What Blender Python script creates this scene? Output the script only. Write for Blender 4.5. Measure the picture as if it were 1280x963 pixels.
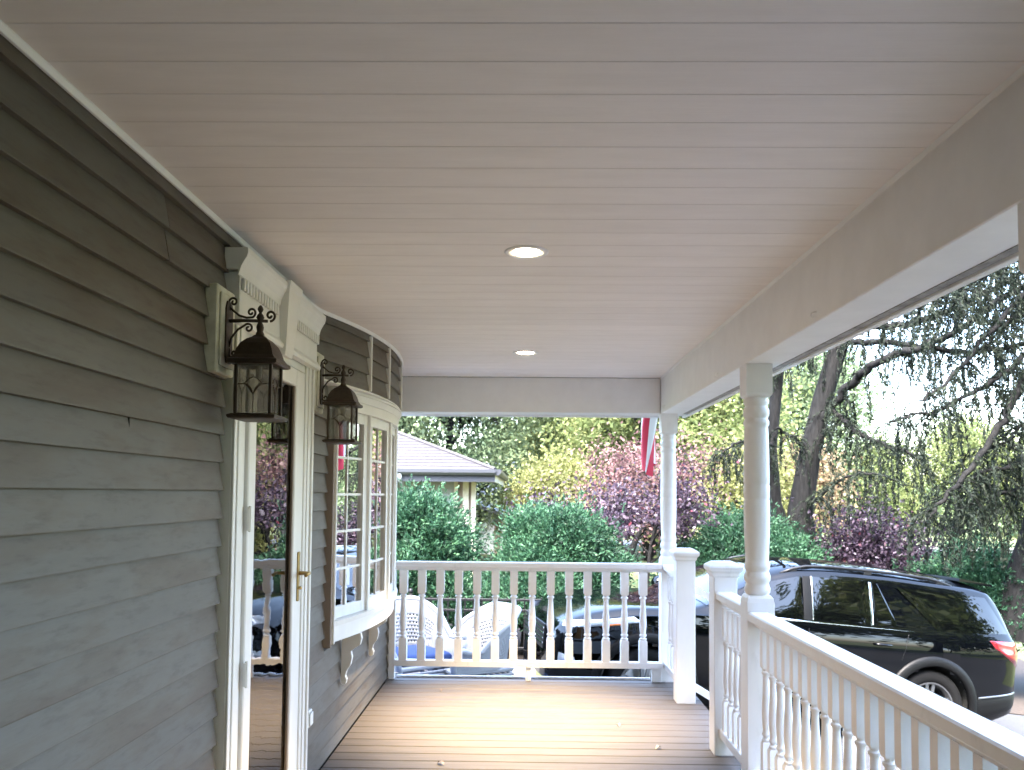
import bpy, bmesh, math, random
import numpy as np
from mathutils import Vector, Matrix

for o in list(bpy.data.objects):
    bpy.data.objects.remove(o, do_unlink=True)
scene = bpy.context.scene
COL = scene.collection
R = math.radians

# ------------------------------------------------------------------ camera
def make_camera():
    yaw, pitch, roll = R(-0.8955), R(2.8534), R(0.493)
    f0 = Vector((math.sin(yaw), math.cos(yaw), 0)); r0 = Vector((math.cos(yaw), -math.sin(yaw), 0)); zz = Vector((0, 0, 1))
    fw = f0 * math.cos(pitch) + zz * math.sin(pitch)
    up = zz * math.cos(pitch) - f0 * math.sin(pitch)
    rc = r0 * math.cos(roll) + up * math.sin(roll)
    uc = up * math.cos(roll) - r0 * math.sin(roll)
    m = Matrix(((rc.x, uc.x, -fw.x, 0), (rc.y, uc.y, -fw.y, 0), (rc.z, uc.z, -fw.z, 1.4946), (0, 0, 0, 1)))
    cd = bpy.data.cameras.new('camera')
    cd.sensor_width = 36.0
    cd.lens = 36.0 * 1028.93 / 1280.0
    cd.shift_y = 84.9 / 1280.0
    cd.dof.use_dof = True; cd.dof.focus_distance = 3.0; cd.dof.aperture_fstop = 7.0      # slight phone-lens softness
    cd.clip_start = 0.05
    cd.clip_end = 2000
    c = bpy.data.objects.new('camera', cd)
    COL.objects.link(c)
    c.matrix_world = m
    scene.camera = c
make_camera()

# ------------------------------------------------------------------ world, sun, exposure
SUN_EL, SUN_AZ = R(60), R(205)          # azimuth from +y towards +x
w = bpy.data.worlds.new('World'); scene.world = w; w.use_nodes = True
nt = w.node_tree
sky = nt.nodes.new('ShaderNodeTexSky'); sky.sky_type = 'NISHITA'
sky.sun_disc = False
sky.sun_elevation = SUN_EL
sky.sun_rotation = SUN_AZ
sky.dust_density = 3.0
sky.air_density = 1.0
sky.ozone_density = 1.0
nt.links.new(sky.outputs[0], nt.nodes['Background'].inputs[0])
nt.nodes['Background'].inputs[1].default_value = 0.15

ld = bpy.data.lights.new('sun', 'SUN'); ld.energy = 1.5; ld.angle = R(30); ld.color = (1.0, 0.95, 0.89)
so = bpy.data.objects.new('sun', ld); COL.objects.link(so)
sd = Vector((math.sin(SUN_AZ) * math.cos(SUN_EL), math.cos(SUN_AZ) * math.cos(SUN_EL), math.sin(SUN_EL)))
so.rotation_euler = (-sd).to_track_quat('-Z', 'Y').to_euler()
so.location = sd * 50

scene.view_settings.view_transform = 'Standard'
scene.view_settings.look = 'None'
scene.view_settings.exposure = 4.45
scene.view_settings.gamma = 1.0
scene.view_settings.use_curve_mapping = False
scene.render.engine = 'CYCLES'
scene.cycles.max_bounces = 6; scene.cycles.diffuse_bounces = 3; scene.cycles.glossy_bounces = 4; scene.cycles.transmission_bounces = 4
scene.cycles.transparent_max_bounces = 8; scene.cycles.caustics_reflective = False; scene.cycles.caustics_refractive = False

# ------------------------------------------------------------------ materials
MATS = {}
def mat(name):
    m = bpy.data.materials.new(name); m.use_nodes = True
    MATS[name] = m
    return m, m.node_tree, m.node_tree.nodes['Principled BSDF']
def setp(b, **k):
    for n, v in k.items():
        b.inputs[n.replace('_', ' ')].default_value = v
def N(t, kind, **k):
    n = t.nodes.new(kind)
    for a, v in k.items():
        if a.startswith('i_'):
            key = a[2:]
            n.inputs[int(key) if key.isdigit() else key.replace('_', ' ')].default_value = v
        else:
            setattr(n, a, v)
    return n
def noise(t, scale, detail=4, rough=.55, vec=None):
    n = N(t, 'ShaderNodeTexNoise'); n.inputs['Scale'].default_value = scale; n.inputs['Detail'].default_value = detail
    n.inputs['Roughness'].default_value = rough
    if vec is not None: t.links.new(vec, n.inputs['Vector'])
    return n
def coords(t, scale=(1, 1, 1), per_object=True):
    tc = N(t, 'ShaderNodeTexCoord'); mp = N(t, 'ShaderNodeMapping'); mp.inputs['Scale'].default_value = scale
    t.links.new(tc.outputs['Object'], mp.inputs['Vector'])
    if per_object:
        oi = N(t, 'ShaderNodeObjectInfo'); ml = N(t, 'ShaderNodeMath', operation='MULTIPLY'); ml.inputs[1].default_value = 37.0
        t.links.new(oi.outputs['Random'], ml.inputs[0]); t.links.new(ml.outputs[0], mp.inputs['Location'])
    return mp.outputs[0]
def ramp(t, fac, stops):
    r = N(t, 'ShaderNodeValToRGB')
    e = r.color_ramp.elements
    while len(e) < len(stops): e.new(0.5)
    for i, (p, c) in enumerate(stops):
        e[i].position = p; e[i].color = (*c, 1) if len(c) == 3 else c
    t.links.new(fac, r.inputs[0])
    return r.outputs[0]
def bump(t, b, h, strength=.2, dist=.002):
    bn = N(t, 'ShaderNodeBump'); bn.inputs['Strength'].default_value = strength; bn.inputs['Distance'].default_value = dist
    t.links.new(h, bn.inputs['Height']); t.links.new(bn.outputs[0], b.inputs['Normal'])
def wood(name, stops, scale=(2, 2, 2), nscale=6, rough=.5, bump_s=.25, bump_d=.0015, fine=(3, 120, 120), vary=.0, detail=5):
    m, t, b = mat(name)
    v = coords(t, scale)
    n1 = noise(t, nscale, detail, .6, v)
    c = ramp(t, n1.outputs[0], stops)
    if vary:
        oi = N(t, 'ShaderNodeObjectInfo'); mr = N(t, 'ShaderNodeMapRange'); mr.inputs[3].default_value = 1 - vary; mr.inputs[4].default_value = 1 + vary
        t.links.new(oi.outputs['Random'], mr.inputs[0])
        hs = N(t, 'ShaderNodeHueSaturation'); t.links.new(mr.outputs[0], hs.inputs['Value']); t.links.new(c, hs.inputs['Color']); c = hs.outputs[0]
    t.links.new(c, b.inputs['Base Color'])
    v2 = coords(t, fine)
    n2 = noise(t, 1.0, 2, .6, v2)
    bump(t, b, n2.outputs[0], bump_s, bump_d)
    b.inputs['Roughness'].default_value = rough
    return m
def plain(name, col, rough=.5, metal=0, coat=0, nscale=None, amt=.15, bump_s=0, spec=.5):
    m, t, b = mat(name)
    setp(b, Base_Color=(*col, 1), Roughness=rough, Metallic=metal)
    b.inputs['Coat Weight'].default_value = coat
    b.inputs['Specular IOR Level'].default_value = spec
    if nscale:
        n = noise(t, nscale, 5, .6, coords(t))
        c = ramp(t, n.outputs[0], [(.25, tuple(x * (1 - amt) for x in col)), (.75, tuple(min(1, x * (1 + amt)) for x in col))])
        t.links.new(c, b.inputs['Base Color'])
        if bump_s: bump(t, b, n.outputs[0], bump_s, .003)
    return m

wood('white_paint', [(.3, (.80, .795, .79)), (.7, (.86, .855, .85))], (1, 1, 1), 7, .42, .15, .001, (40, 40, 40))
wood('rail_paint', [(.28, (.74, .74, .745)), (.4, (.83, .83, .835)), (.75, (.87, .87, .875))], (3, 3, 1), 4, .38, .15, .001, (60, 60, 8))
wood('cream_paint', [(.3, (.69, .68, .655)), (.7, (.76, .75, .725))], (1, 1, .3), 8, .42, .15, .001, (60, 60, 5))
wood('aged_block', [(.3, (.50, .48, .38)), (.62, (.66, .64, .54))], (4, 4, 4), 5, .6, .3, .001, (60, 60, 60))
wood('ceiling_paint', [(.3, (.81, .765, .715)), (.7, (.87, .825, .775))], (1.2, 5, 1), 3, .55, .3, .0012, (6, 160, 20), .022)
wood('deck_board', [(.25, (.076, .066, .058)), (.5, (.102, .089, .079)), (.78, (.128, .113, .100))], (1.2, 14, 4), 3, .62, .45, .002, (4, 160, 20), .10)
wood('roof_shingle', [(.25, (.020, .018, .021)), (.75, (.038, .035, .040))], (2, 2, 2), 6, .9, .5, .01, (30, 30, 30), .12)
wood('neighbour_siding', [(.3, (.20, .225, .23)), (.7, (.24, .265, .27))], (1, 1, 1), 3, .6, .1, .001, (3, 90, 90), .05)
wood('bark', [(.25, (.006, .006, .006)), (.5, (.012, .012, .012)), (.8, (.022, .022, .022))], (5, 5, 1.2), 5, .95, .9, .02, (22, 22, 4))
wood('dark_wood_door', [(.3, (.03, .018, .012)), (.7, (.07, .04, .025))], (2, 20, 2), 3, .4, .2, .001, (10, 120, 4))

def siding_material():
    m, t, b = mat('weathered_siding')
    v = coords(t, (1, .55, 2.2))
    n1 = noise(t, 2.2, 6, .62, v)
    base = ramp(t, n1.outputs[0], [(.28, (.098, .090, .077)), (.46, (.115, .105, .089)), (.54, (.104, .088, .068)), (.68, (.085, .064, .046))])
    v2 = coords(t, (1, 5, 26)); n2 = noise(t, 1.6, 6, .65, v2)
    st = ramp(t, n2.outputs[0], [(.30, (.70, .67, .62)), (.48, (1, 1, 1)), (.8, (1.08, 1.08, 1.08))])
    mx = N(t, 'ShaderNodeMix', data_type='RGBA', blend_type='MULTIPLY'); mx.inputs[0].default_value = .85
    t.links.new(base, mx.inputs[6]); t.links.new(st, mx.inputs[7])
    oi = N(t, 'ShaderNodeObjectInfo'); mr = N(t, 'ShaderNodeMapRange'); mr.inputs[3].default_value = .90; mr.inputs[4].default_value = 1.10
    t.links.new(oi.outputs['Random'], mr.inputs[0])
    hs = N(t, 'ShaderNodeHueSaturation'); t.links.new(mr.outputs[0], hs.inputs['Value']); t.links.new(mx.outputs[2], hs.inputs['Color'])
    t.links.new(hs.outputs[0], b.inputs['Base Color'])
    n3 = noise(t, 1, 2, .6, coords(t, (1, 8, 150))); bump(t, b, n3.outputs[0], .4, .0015)
    b.inputs['Roughness'].default_value = .6
siding_material()
MATS['bark'].node_tree.nodes['Principled BSDF'].inputs['Specular IOR Level'].default_value = .1

plain('sheathing', (.03, .03, .028), .9)
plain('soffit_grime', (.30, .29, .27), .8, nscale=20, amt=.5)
plain('bronze', (.045, .032, .022), .5, .45, nscale=60, amt=.35)
plain('brass', (.42, .30, .13), .35, 1.0, nscale=40)
plain('dark_gasket', (.22, .175, .145), .5)
plain('steel', (.55, .55, .55), .3, 1.0)
plain('outlet_plastic', (.72, .72, .70), .4)
plain('black_iron', (.004, .0045, .006), .5, .3)
plain('car_paint', (.0006, .0008, .0013), .3, 0, 1.0, spec=0.0)
MATS['car_paint'].node_tree.nodes['Principled BSDF'].inputs['Coat Weight'].default_value = .7
MATS['car_paint'].node_tree.nodes['Principled BSDF'].inputs['Coat Roughness'].default_value = .02
plain('car_plastic', (.0022, .0024, .0028), .5, nscale=90, amt=.2, spec=.2)
plain('car_glass', (.0005, .0006, .0008), .03, 0, 0.0, spec=.6)
plain('tyre', (.0025, .0025, .0028), .8, nscale=40, spec=.2)
plain('alloy', (.22, .225, .235), .28, .9)
plain('chrome', (.75, .76, .78), .12, 1.0)
plain('lens_red', (.15, .002, .006), .12, 0, 1.0)
plain('lens_clear', (.62, .66, .70), .1, .3, 1.0)
plain('lens_amber', (.75, .22, .06), .15, 0, 1.0)
plain('wicker', (.36, .36, .36), .5, nscale=120, amt=.12, bump_s=.6)
plain('cushion_blue', (.03, .06, .17), .85, nscale=60, amt=.2)
plain('gutter_grey', (.055, .06, .072), .35, .3)
plain('trim_cream', (.45, .42, .34), .5, nscale=15)
plain('window_tan', (.16, .12, .09), .4)
plain('house_white', (.45, .47, .48), .6, nscale=8)
plain('interior_wall', (.35, .33, .30), .9)
plain('interior_floor', (.10, .06, .04), .5)
plain('curtain', (.62, .63, .70), .9, nscale=20)
plain('asphalt', (.032, .034, .038), .85, nscale=30, amt=.35, bump_s=.5)
plain('patio_stone', (.16, .155, .15), .8, nscale=14, amt=.2, bump_s=.3)
plain('mulch', (.028, .020, .015), .95, nscale=25, amt=.5, bump_s=.8)
plain('rug_weave', (.10, .16, .36), .9, nscale=9, amt=.5)
plain('flag_red', (.48, .02, .05), .8)
plain('flag_white', (.78, .78, .78), .8)
plain('flag_blue', (.02, .03, .15), .8)

def ground_material():
    m, t, b = mat('lawn')
    v = coords(t, (1, 1, 1), False)
    n1 = noise(t, .35, 6, .65, v); n2 = noise(t, 9, 6, .7, v)
    mx = N(t, 'ShaderNodeMath', operation='ADD'); t.links.new(n1.outputs[0], mx.inputs[0]); t.links.new(n2.outputs[0], mx.inputs[1])
    hf = N(t, 'ShaderNodeMath', operation='MULTIPLY'); hf.inputs[1].default_value = .5; t.links.new(mx.outputs[0], hf.inputs[0])
    c = ramp(t, hf.outputs[0], [(.3, (.035, .05, .018)), (.5, (.07, .09, .03)), (.7, (.11, .115, .045))])
    t.links.new(c, b.inputs['Base Color']); b.inputs['Roughness'].default_value = .95
    bump(t, b, n2.outputs[0], .8, .05)
ground_material()

def glass_material(name, ior, tint=(1, 1, 1), streaks=False):
    m = bpy.data.materials.new(name); m.use_nodes = True; MATS[name] = m
    t = m.node_tree; t.nodes.remove(t.nodes['Principled BSDF']); out = t.nodes['Material Output']
    fr = N(t, 'ShaderNodeFresnel'); fr.inputs[0].default_value = ior
    tr = N(t, 'ShaderNodeBsdfTransparent'); tr.inputs[0].default_value = (*tint, 1)
    gl = N(t, 'ShaderNodeBsdfGlossy'); gl.inputs['Roughness'].default_value = .004
    mx = N(t, 'ShaderNodeMixShader')
    t.links.new(fr.outputs[0], mx.inputs[0]); t.links.new(tr.outputs[0], mx.inputs[1]); t.links.new(gl.outputs[0], mx.inputs[2])
    t.links.new(mx.outputs[0], out.inputs[0])
    if streaks:
        n = noise(t, 1, 2, .4, coords(t, (3, 3, 18), False))
        bn = N(t, 'ShaderNodeBump'); bn.inputs['Strength'].default_value = .12; bn.inputs['Distance'].default_value = .004
        t.links.new(n.outputs[0], bn.inputs['Height']); t.links.new(bn.outputs[0], gl.inputs['Normal'])
glass_material('door_glass', 2.6, (.8, .82, .82), True)
glass_material('window_glass', 1.55, (.85, .87, .88))
def seeded_glass():
    m = bpy.data.materials.new('lantern_glass'); m.use_nodes = True; MATS['lantern_glass'] = m
    t = m.node_tree; t.nodes.remove(t.nodes['Principled BSDF']); out = t.nodes['Material Output']
    tr = N(t, 'ShaderNodeBsdfTransparent'); tr.inputs[0].default_value = (.86, .85, .82, 1)
    df = N(t, 'ShaderNodeBsdfTranslucent'); df.inputs[0].default_value = (.6, .58, .55, 1)
    gl = N(t, 'ShaderNodeBsdfGlossy'); gl.inputs['Roughness'].default_value = .12
    m1 = N(t, 'ShaderNodeMixShader'); m1.inputs[0].default_value = .22
    m2 = N(t, 'ShaderNodeMixShader'); m2.inputs[0].default_value = .10
    t.links.new(tr.outputs[0], m1.inputs[1]); t.links.new(df.outputs[0], m1.inputs[2])
    t.links.new(m1.outputs[0], m2.inputs[1]); t.links.new(gl.outputs[0], m2.inputs[2]); t.links.new(m2.outputs[0], out.inputs[0])
seeded_glass()
def emitter(name, col, s):
    m, t, b = mat(name); setp(b, Base_Color=(*col, 1)); b.inputs['Emission Color'].default_value = (*col, 1); b.inputs['Emission Strength'].default_value = s
emitter('lamp_lens', (1.0, .80, .52), 5.0)

def leaf_material(name, stops, trans=.35, rough=.6):
    m = bpy.data.materials.new(name); m.use_nodes = True; MATS[name] = m
    t = m.node_tree; b = t.nodes['Principled BSDF']; out = t.nodes['Material Output']
    at = N(t, 'ShaderNodeAttribute'); at.attribute_name = 'leaf_rnd'
    c = ramp(t, at.outputs['Fac'], stops)
    t.links.new(c, b.inputs['Base Color']); b.inputs['Roughness'].default_value = rough
    b.inputs['Specular IOR Level'].default_value = .12 if 'spruce' in name else .3
    tl = N(t, 'ShaderNodeBsdfTranslucent'); t.links.new(c, tl.inputs[0])
    mx = N(t, 'ShaderNodeMixShader'); mx.inputs[0].default_value = trans
    t.links.new(b.outputs[0], mx.inputs[1]); t.links.new(tl.outputs[0], mx.inputs[2]); t.links.new(mx.outputs[0], out.inputs[0])
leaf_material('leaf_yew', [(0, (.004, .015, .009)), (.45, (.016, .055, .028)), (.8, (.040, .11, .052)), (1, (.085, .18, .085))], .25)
leaf_material('leaf_spruce', [(0, (.006, .010, .007)), (.6, (.014, .020, .013)), (1, (.030, .038, .024))], .2)
leaf_material('leaf_plum', [(0, (.010, .006, .012)), (.4, (.026, .015, .027)), (.75, (.052, .034, .054)), (.9, (.10, .078, .105)), (.96, (.11, .016, .028)), (1, (.16, .145, .175))], .3)
leaf_material('leaf_red', [(0, (.07, .032, .036)), (.5, (.135, .068, .068)), (1, (.19, .135, .12))], .4)
leaf_material('leaf_orange', [(0, (.12, .075, .04)), (.5, (.17, .12, .07)), (1, (.20, .17, .10))], .4)
leaf_material('leaf_yellow', [(0, (.08, .09, .028)), (.5, (.16, .17, .06)), (1, (.23, .23, .10))], .45)
leaf_material('leaf_lime', [(0, (.06, .085, .03)), (.5, (.135, .17, .06)), (1, (.22, .24, .10))], .45)
leaf_material('leaf_green', [(0, (.05, .08, .042)), (.5, (.115, .16, .08)), (1, (.19, .24, .125))], .4)

# ------------------------------------------------------------------ helpers
def mesh_data(name, verts, faces, smooth=False):
    me = bpy.data.meshes.new(name); me.from_pydata([tuple(v) for v in verts], [], faces); me.update()
    if smooth: me.polygons.foreach_set('use_smooth', [True] * len(me.polygons))
    return me
def link(name, me, m=None, parent=None, world=True):
    o = bpy.data.objects.new(name, me); COL.objects.link(o)
    if m is not None and not me.materials: me.materials.append(MATS[m])
    if parent is not None:
        o.parent = parent
        if world and parent.parent is None and parent.type == 'EMPTY':
            o.matrix_parent_inverse = Matrix.Translation(-parent.location)
    return o
def thing(name, label, cat, loc=(0, 0, 0), rotz=0, group=None):
    o = bpy.data.objects.new(name, None); COL.objects.link(o); o.location = loc; o.rotation_euler = (0, 0, rotz)
    o.empty_display_size = .1
    tag(o, label, cat, group); return o
def tag(o, label, cat, group=None):
    o['label'] = label; o['category'] = cat
    if group: o['group'] = group
    return o
def struct(o): o['kind'] = 'structure'; return o
class MB:
    """collects shapes for ONE mesh"""
    def __init__(s): s.v = []; s.f = []
    def add(s, v, f):
        n = len(s.v); s.v += [tuple(p) for p in v]; s.f += [tuple(i + n for i in q) for q in f]; return s
    def box(s, x0, x1, y0, y1, z0, z1):
        return s.add([(x0, y0, z0), (x1, y0, z0), (x1, y1, z0), (x0, y1, z0), (x0, y0, z1), (x1, y0, z1), (x1, y1, z1), (x0, y1, z1)],
                     [(0, 3, 2, 1), (4, 5, 6, 7), (0, 1, 5, 4), (1, 2, 6, 5), (2, 3, 7, 6), (3, 0, 4, 7)])
    def cbox(s, x0, x1, y0, y1, z0, z1, c=.004):
        """box with chamfered vertical edges and top/bottom edges"""
        def ring(i, z): 
            a0, a1, b0, b1 = x0 + i, x1 - i, y0 + i, y1 - i
            return [(a0 + c, b0, z), (a1 - c, b0, z), (a1, b0 + c, z), (a1, b1 - c, z), (a1 - c, b1, z), (a0 + c, b1, z), (a0, b1 - c, z), (a0, b0 + c, z)]
        v = ring(c, z0) + ring(0, z0 + c) + ring(0, z1 - c) + ring(c, z1)
        f = [tuple(range(7, -1, -1)), tuple(range(24, 32))]
        for k in range(3):
            for i in range(8):
                j = (i + 1) % 8; f.append((k * 8 + i, k * 8 + j, k * 8 + 8 + j, k * 8 + 8 + i))
        return s.add(v, f)
    def prism(s, poly, axis, a, b):
        """2D polygon extruded along an axis; poly coordinates are the two other axes in order"""
        n = len(poly); v = []
        for t in (a, b):
            for (p, q) in poly:
                v.append({'x': (t, p, q), 'y': (p, t, q), 'z': (p, q, t)}[axis])
        f = [tuple(range(n)), tuple(range(2 * n - 1, n - 1, -1))] + [(i, n + i, n + (i + 1) % n, (i + 1) % n) for i in range(n)]
        return s.add(v, f)
    def lathe(s, prof, c=(0, 0, 0), seg=16, caps=True):
        v = []; f = []
        for (r, z) in prof:
            for k in range(seg):
                a = 2 * math.pi * k / seg; v.append((c[0] + r * math.cos(a), c[1] + r * math.sin(a), c[2] + z))
        for i in range(len(prof) - 1):
            for k in range(seg):
                l = (k + 1) % seg; f.append((i * seg + k, i * seg + l, (i + 1) * seg + l, (i + 1) * seg + k))
        if caps:
            f.append(tuple(range(seg - 1, -1, -1))); f.append(tuple(range((len(prof) - 1) * seg, len(prof) * seg)))
        return s.add(v, f)
    def squares(s, prof, c=(0, 0, 0)):
        """stack of square rings (half size, z)"""
        v = []; f = []
        for (h, z) in prof: v += [(c[0] - h, c[1] - h, c[2] + z), (c[0] + h, c[1] - h, c[2] + z), (c[0] + h, c[1] + h, c[2] + z), (c[0] - h, c[1] + h, c[2] + z)]
        for i in range(len(prof) - 1):
            for k in range(4):
                l = (k + 1) % 4; f.append((i * 4 + k, i * 4 + l, i * 4 + 4 + l, i * 4 + 4 + k))
        f += [(3, 2, 1, 0), tuple(range(len(prof) * 4 - 4, len(prof) * 4))]
        return s.add(v, f)
    def tube(s, pts, rad, seg=6, caps=True):
        pts = [Vector(p) for p in pts]; n = len(pts)
        if not hasattr(rad, '__len__'): rad = [rad] * n
        v = []; f = []; pu = None
        for i, p in enumerate(pts):
            d = (pts[min(i + 1, n - 1)] - pts[max(i - 1, 0)]).normalized()
            if pu is None:
                pu = d.orthogonal().normalized()
            else:
                pu = (pu - d * pu.dot(d))
                pu = pu.normalized() if pu.length > 1e-6 else d.orthogonal().normalized()
            w_ = d.cross(pu)
            for k in range(seg):
                a = 2 * math.pi * k / seg; v.append(p + (pu * math.cos(a) + w_ * math.sin(a)) * rad[i])
        for i in range(n - 1):
            for k in range(seg):
                l = (k + 1) % seg; f.append((i * seg + k, i * seg + l, (i + 1) * seg + l, (i + 1) * seg + k))
        if caps: f += [tuple(range(seg - 1, -1, -1)), tuple(range((n - 1) * seg, n * seg))]
        return s.add(v, f)
    def data(s, name='mesh', smooth=False): return mesh_data(name, s.v, s.f, smooth)
    def build(s, name, m, parent=None, smooth=False, world=True): return link(name, s.data(name, smooth), m, parent, world)
def box(name, m, parent, x0, x1, y0, y1, z0, z1, c=.003):
    return MB().cbox(x0, x1, y0, y1, z0, z1, min(c, (x1 - x0) * .3, (y1 - y0) * .3, (z1 - z0) * .3)).build(name, m, parent)
def smooth_angle(o, deg=35):
    me = o.data
    me.polygons.foreach_set('use_smooth', [True] * len(me.polygons))
    try: me.set_sharp_from_angle(angle=R(deg))
    except Exception: pass
    return o
def copy_tree(o, parent=None):
    c = o.copy(); COL.objects.link(c)
    if parent is not None:
        c.parent = parent; c.matrix_parent_inverse = o.matrix_parent_inverse.copy()
    for ch in [q for q in bpy.data.objects if q.parent == o]: copy_tree(ch, c)
    return c

# ------------------------------------------------------------------ the setting
def gz(x, y):
    near = -.63 - .098 * min(max(x, -2.5), 9.0)
    t = min(max((y - 13) / 10, 0), 1); t = t * t * (3 - 2 * t)
    return near * (1 - t) + (-.75 - .012 * min(max(x, -40), 40)) * t
def build_ground():
    xs = [-600, -200, -80, -40, -20, -12, -8, -5, -3.5, -2.5, -1.5, -.5, .5, 1.5, 3, 4.5, 6, 7.5, 9, 11, 14, 18, 26, 40, 80, 200, 600]
    ys = [-600, -200, -80, -30, -15, -8, -4, 0, 3, 6, 9, 12, 13, 14, 15, 16, 17, 18, 19, 20, 21, 22, 23, 26, 32, 40, 60, 100, 200, 400, 900]
    v = [(x, y, gz(x, y)) for y in ys for x in xs]; n = len(xs)
    f = [(j * n + i, j * n + i + 1, j * n + n + i + 1, j * n + n + i) for j in range(len(ys) - 1) for i in range(n - 1)]
    struct(link('ground', mesh_data('ground', v, f, True), 'lawn'))
    def sheet(name, m, x0, x1, y0, y1, dz, nx=14, ny=14):
        v = [(x0 + (x1 - x0) * i / nx, y0 + (y1 - y0) * j / ny, 0) for j in range(ny + 1) for i in range(nx + 1)]
        v = [(a, b, gz(a, b) + dz) for a, b, _ in v]
        f = [(j * (nx + 1) + i, j * (nx + 1) + i + 1, (j + 1) * (nx + 1) + i + 1, (j + 1) * (nx + 1) + i) for j in range(ny) for i in range(nx)]
        struct(link(name, mesh_data(name, v, f, True), m))
    sheet('driveway', 'asphalt', .25, 9, 7.0, 10.6, .014, 18, 8)
    sheet('front_drive', 'asphalt', 1.9, 12, -9, 6.99, .014, 14, 14)
    sheet('far_road', 'patio_stone', -30, 60, 38, 42, .02, 20, 3)
    sheet('mulch_bed', 'mulch', -6, 9, 10.62, 16, .02, 20, 10)
    sheet('patio', 'patio_stone', -3.6, .15, 6.9, 10.6, .012, 8, 8)
build_ground()

ZC = 2.455            # ceiling
def build_ceiling():
    c = struct(MB().box(-1.11, 1.55, -4.2, 7.0, ZC + .016, ZC + .20).build('porch_ceiling', 'sheathing'))
    p = .15; hw = p / 2
    prof = [(-hw + .0023, 0), (hw - .0023, 0), (hw, .0025), (hw, .0155), (-hw, .0155), (-hw, .0025)]
    me = MB().prism(prof, 'x', -1.10, 1.115).data('ceiling_board')
    me.materials.append(MATS['ceiling_paint'])
    y = 6.7345 - hw
    while y > -4.1:
        o = link('ceiling_board', me, None, c); o.location = (0, y, ZC); y -= p
build_ceiling()

def build_deck():
    d = struct(MB().box(-1.09, 1.27, -4.2, 6.745, -.16, -.027).build('deck', 'sheathing'))
    p = .131; hw = p / 2 - .004
    prof = [(-hw + .004, 0), (hw - .004, 0), (hw, -.004), (hw, -.026), (-hw, -.026), (-hw, -.004)]
    me = MB().prism(prof, 'x', -1.088, 1.295).data('deck_board'); me.materials.append(MATS['deck_board'])
    y = 6.77 - p / 2
    while y > -4.1:
        o = link('deck_board', me, None, d); o.location = (0, y, 0); y -= p
    box('rim_board', 'white_paint', d, -1.09, 1.29, 6.748, 6.775, -.24, -.03)
    box('side_rim_board', 'white_paint', d, 1.271, 1.296, -4.2, 6.746, -.24, -.03)
    for y in (-3, -1, 1, 2.9, 4.2, 6.7):
        box('pier', 'white_paint', d, 1.12, 1.22, y - .05, y + .05, gz(1.2, y) - .05, -.16)
build_deck()

# ------------------------------------------------------------------ beams and porch roof
def build_beams():
    b = thing('side_beam', 'long white boxed beam over the side railing, with small hooks in it', 'beam', (1.22, 1.5, 2.161))
    MB().cbox(1.11, 1.335, -4.2, 6.735, 2.161, 2.453, .004).build('casing', 'white_paint', b)
    MB().cbox(1.325, 1.352, -4.2, 6.95, 2.146, 2.30, .003).build('drip_edge', 'white_paint', b)
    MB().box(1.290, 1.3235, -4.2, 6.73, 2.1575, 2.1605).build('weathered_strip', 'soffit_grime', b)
    MB().prism([(1.098, 2.4545), (1.1095, 2.4545), (1.1095, 2.443), (1.105, 2.445)], 'y', -4.2, 6.73).build('cove_moulding', 'white_paint', b)
    e = thing('end_beam', 'short white boxed beam across the far end of the porch', 'beam', (0, 6.83, 2.161))
    MB().cbox(-1.085, 1.108, 6.735, 6.95, 2.163, 2.4535, .004).build('casing', 'white_paint', e)
    MB().cbox(1.112, 1.324, 6.738, 6.95, 2.163, 2.45, .004).build('corner_block', 'white_paint', e)
    MB().cbox(-1.085, 1.30, 6.952, 6.97, 2.148, 2.30, .003).build('drip_edge', 'white_paint', e)
    for (y, z) in ((3.137, 2.20), (4.725, 2.198), (6.50, 2.204)):
        h = MB().tube([(1.1105, y, z), (1.098, y, z), (1.09, y - .004, z - .006), (1.088, y - .006, z - .016), (1.094, y - .006, z - .022), (1.101, y - .004, z - .018)], .0022, 6)
        h.lathe([(.006, -.002), (.006, .002)], (1.107, y, z), 8)
        tag(h.build('cup_hook', 'white_paint'), {3.137: 'small painted cup hook on side beam nearest the camera', 4.725: 'small painted cup hook on side beam just beyond the nearer full post', 6.50: 'tiny painted cup hook at the far end of the side beam'}[y], 'hook', 'hooks in the side beam')
    r = thing('porch_roof', 'low shingled porch roof above the ceiling boards', 'roof', (0, 1, 2.66))
    MB().prism([(-1.1, 2.66), (1.75, 2.47), (1.75, 2.56), (-1.1, 3.3)], 'y', -4.4, 7.3).build('roof_deck', 'roof_shingle', r)
    MB().cbox(1.752, 1.775, -4.4, 7.3, 2.44, 2.60).build('fascia', 'white_paint', r)
build_beams()

# ------------------------------------------------------------------ house wall with lapped boards
WX = -1.09
def up_x(y):        # bowed wall above the window
    a = -.875 - (y - 5.5) ** 2 / 7.3
    return max(WX, a) if a > WX + .02 or a < WX - .02 else max(WX, a)
def smooth_up(y):
    s = 0
    for k in range(-3, 4): s += up_x(y + k * .03)
    return s / 7
def win_x(y): return WX + .172 - (y - 5.61) ** 2 / 6.29

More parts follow.
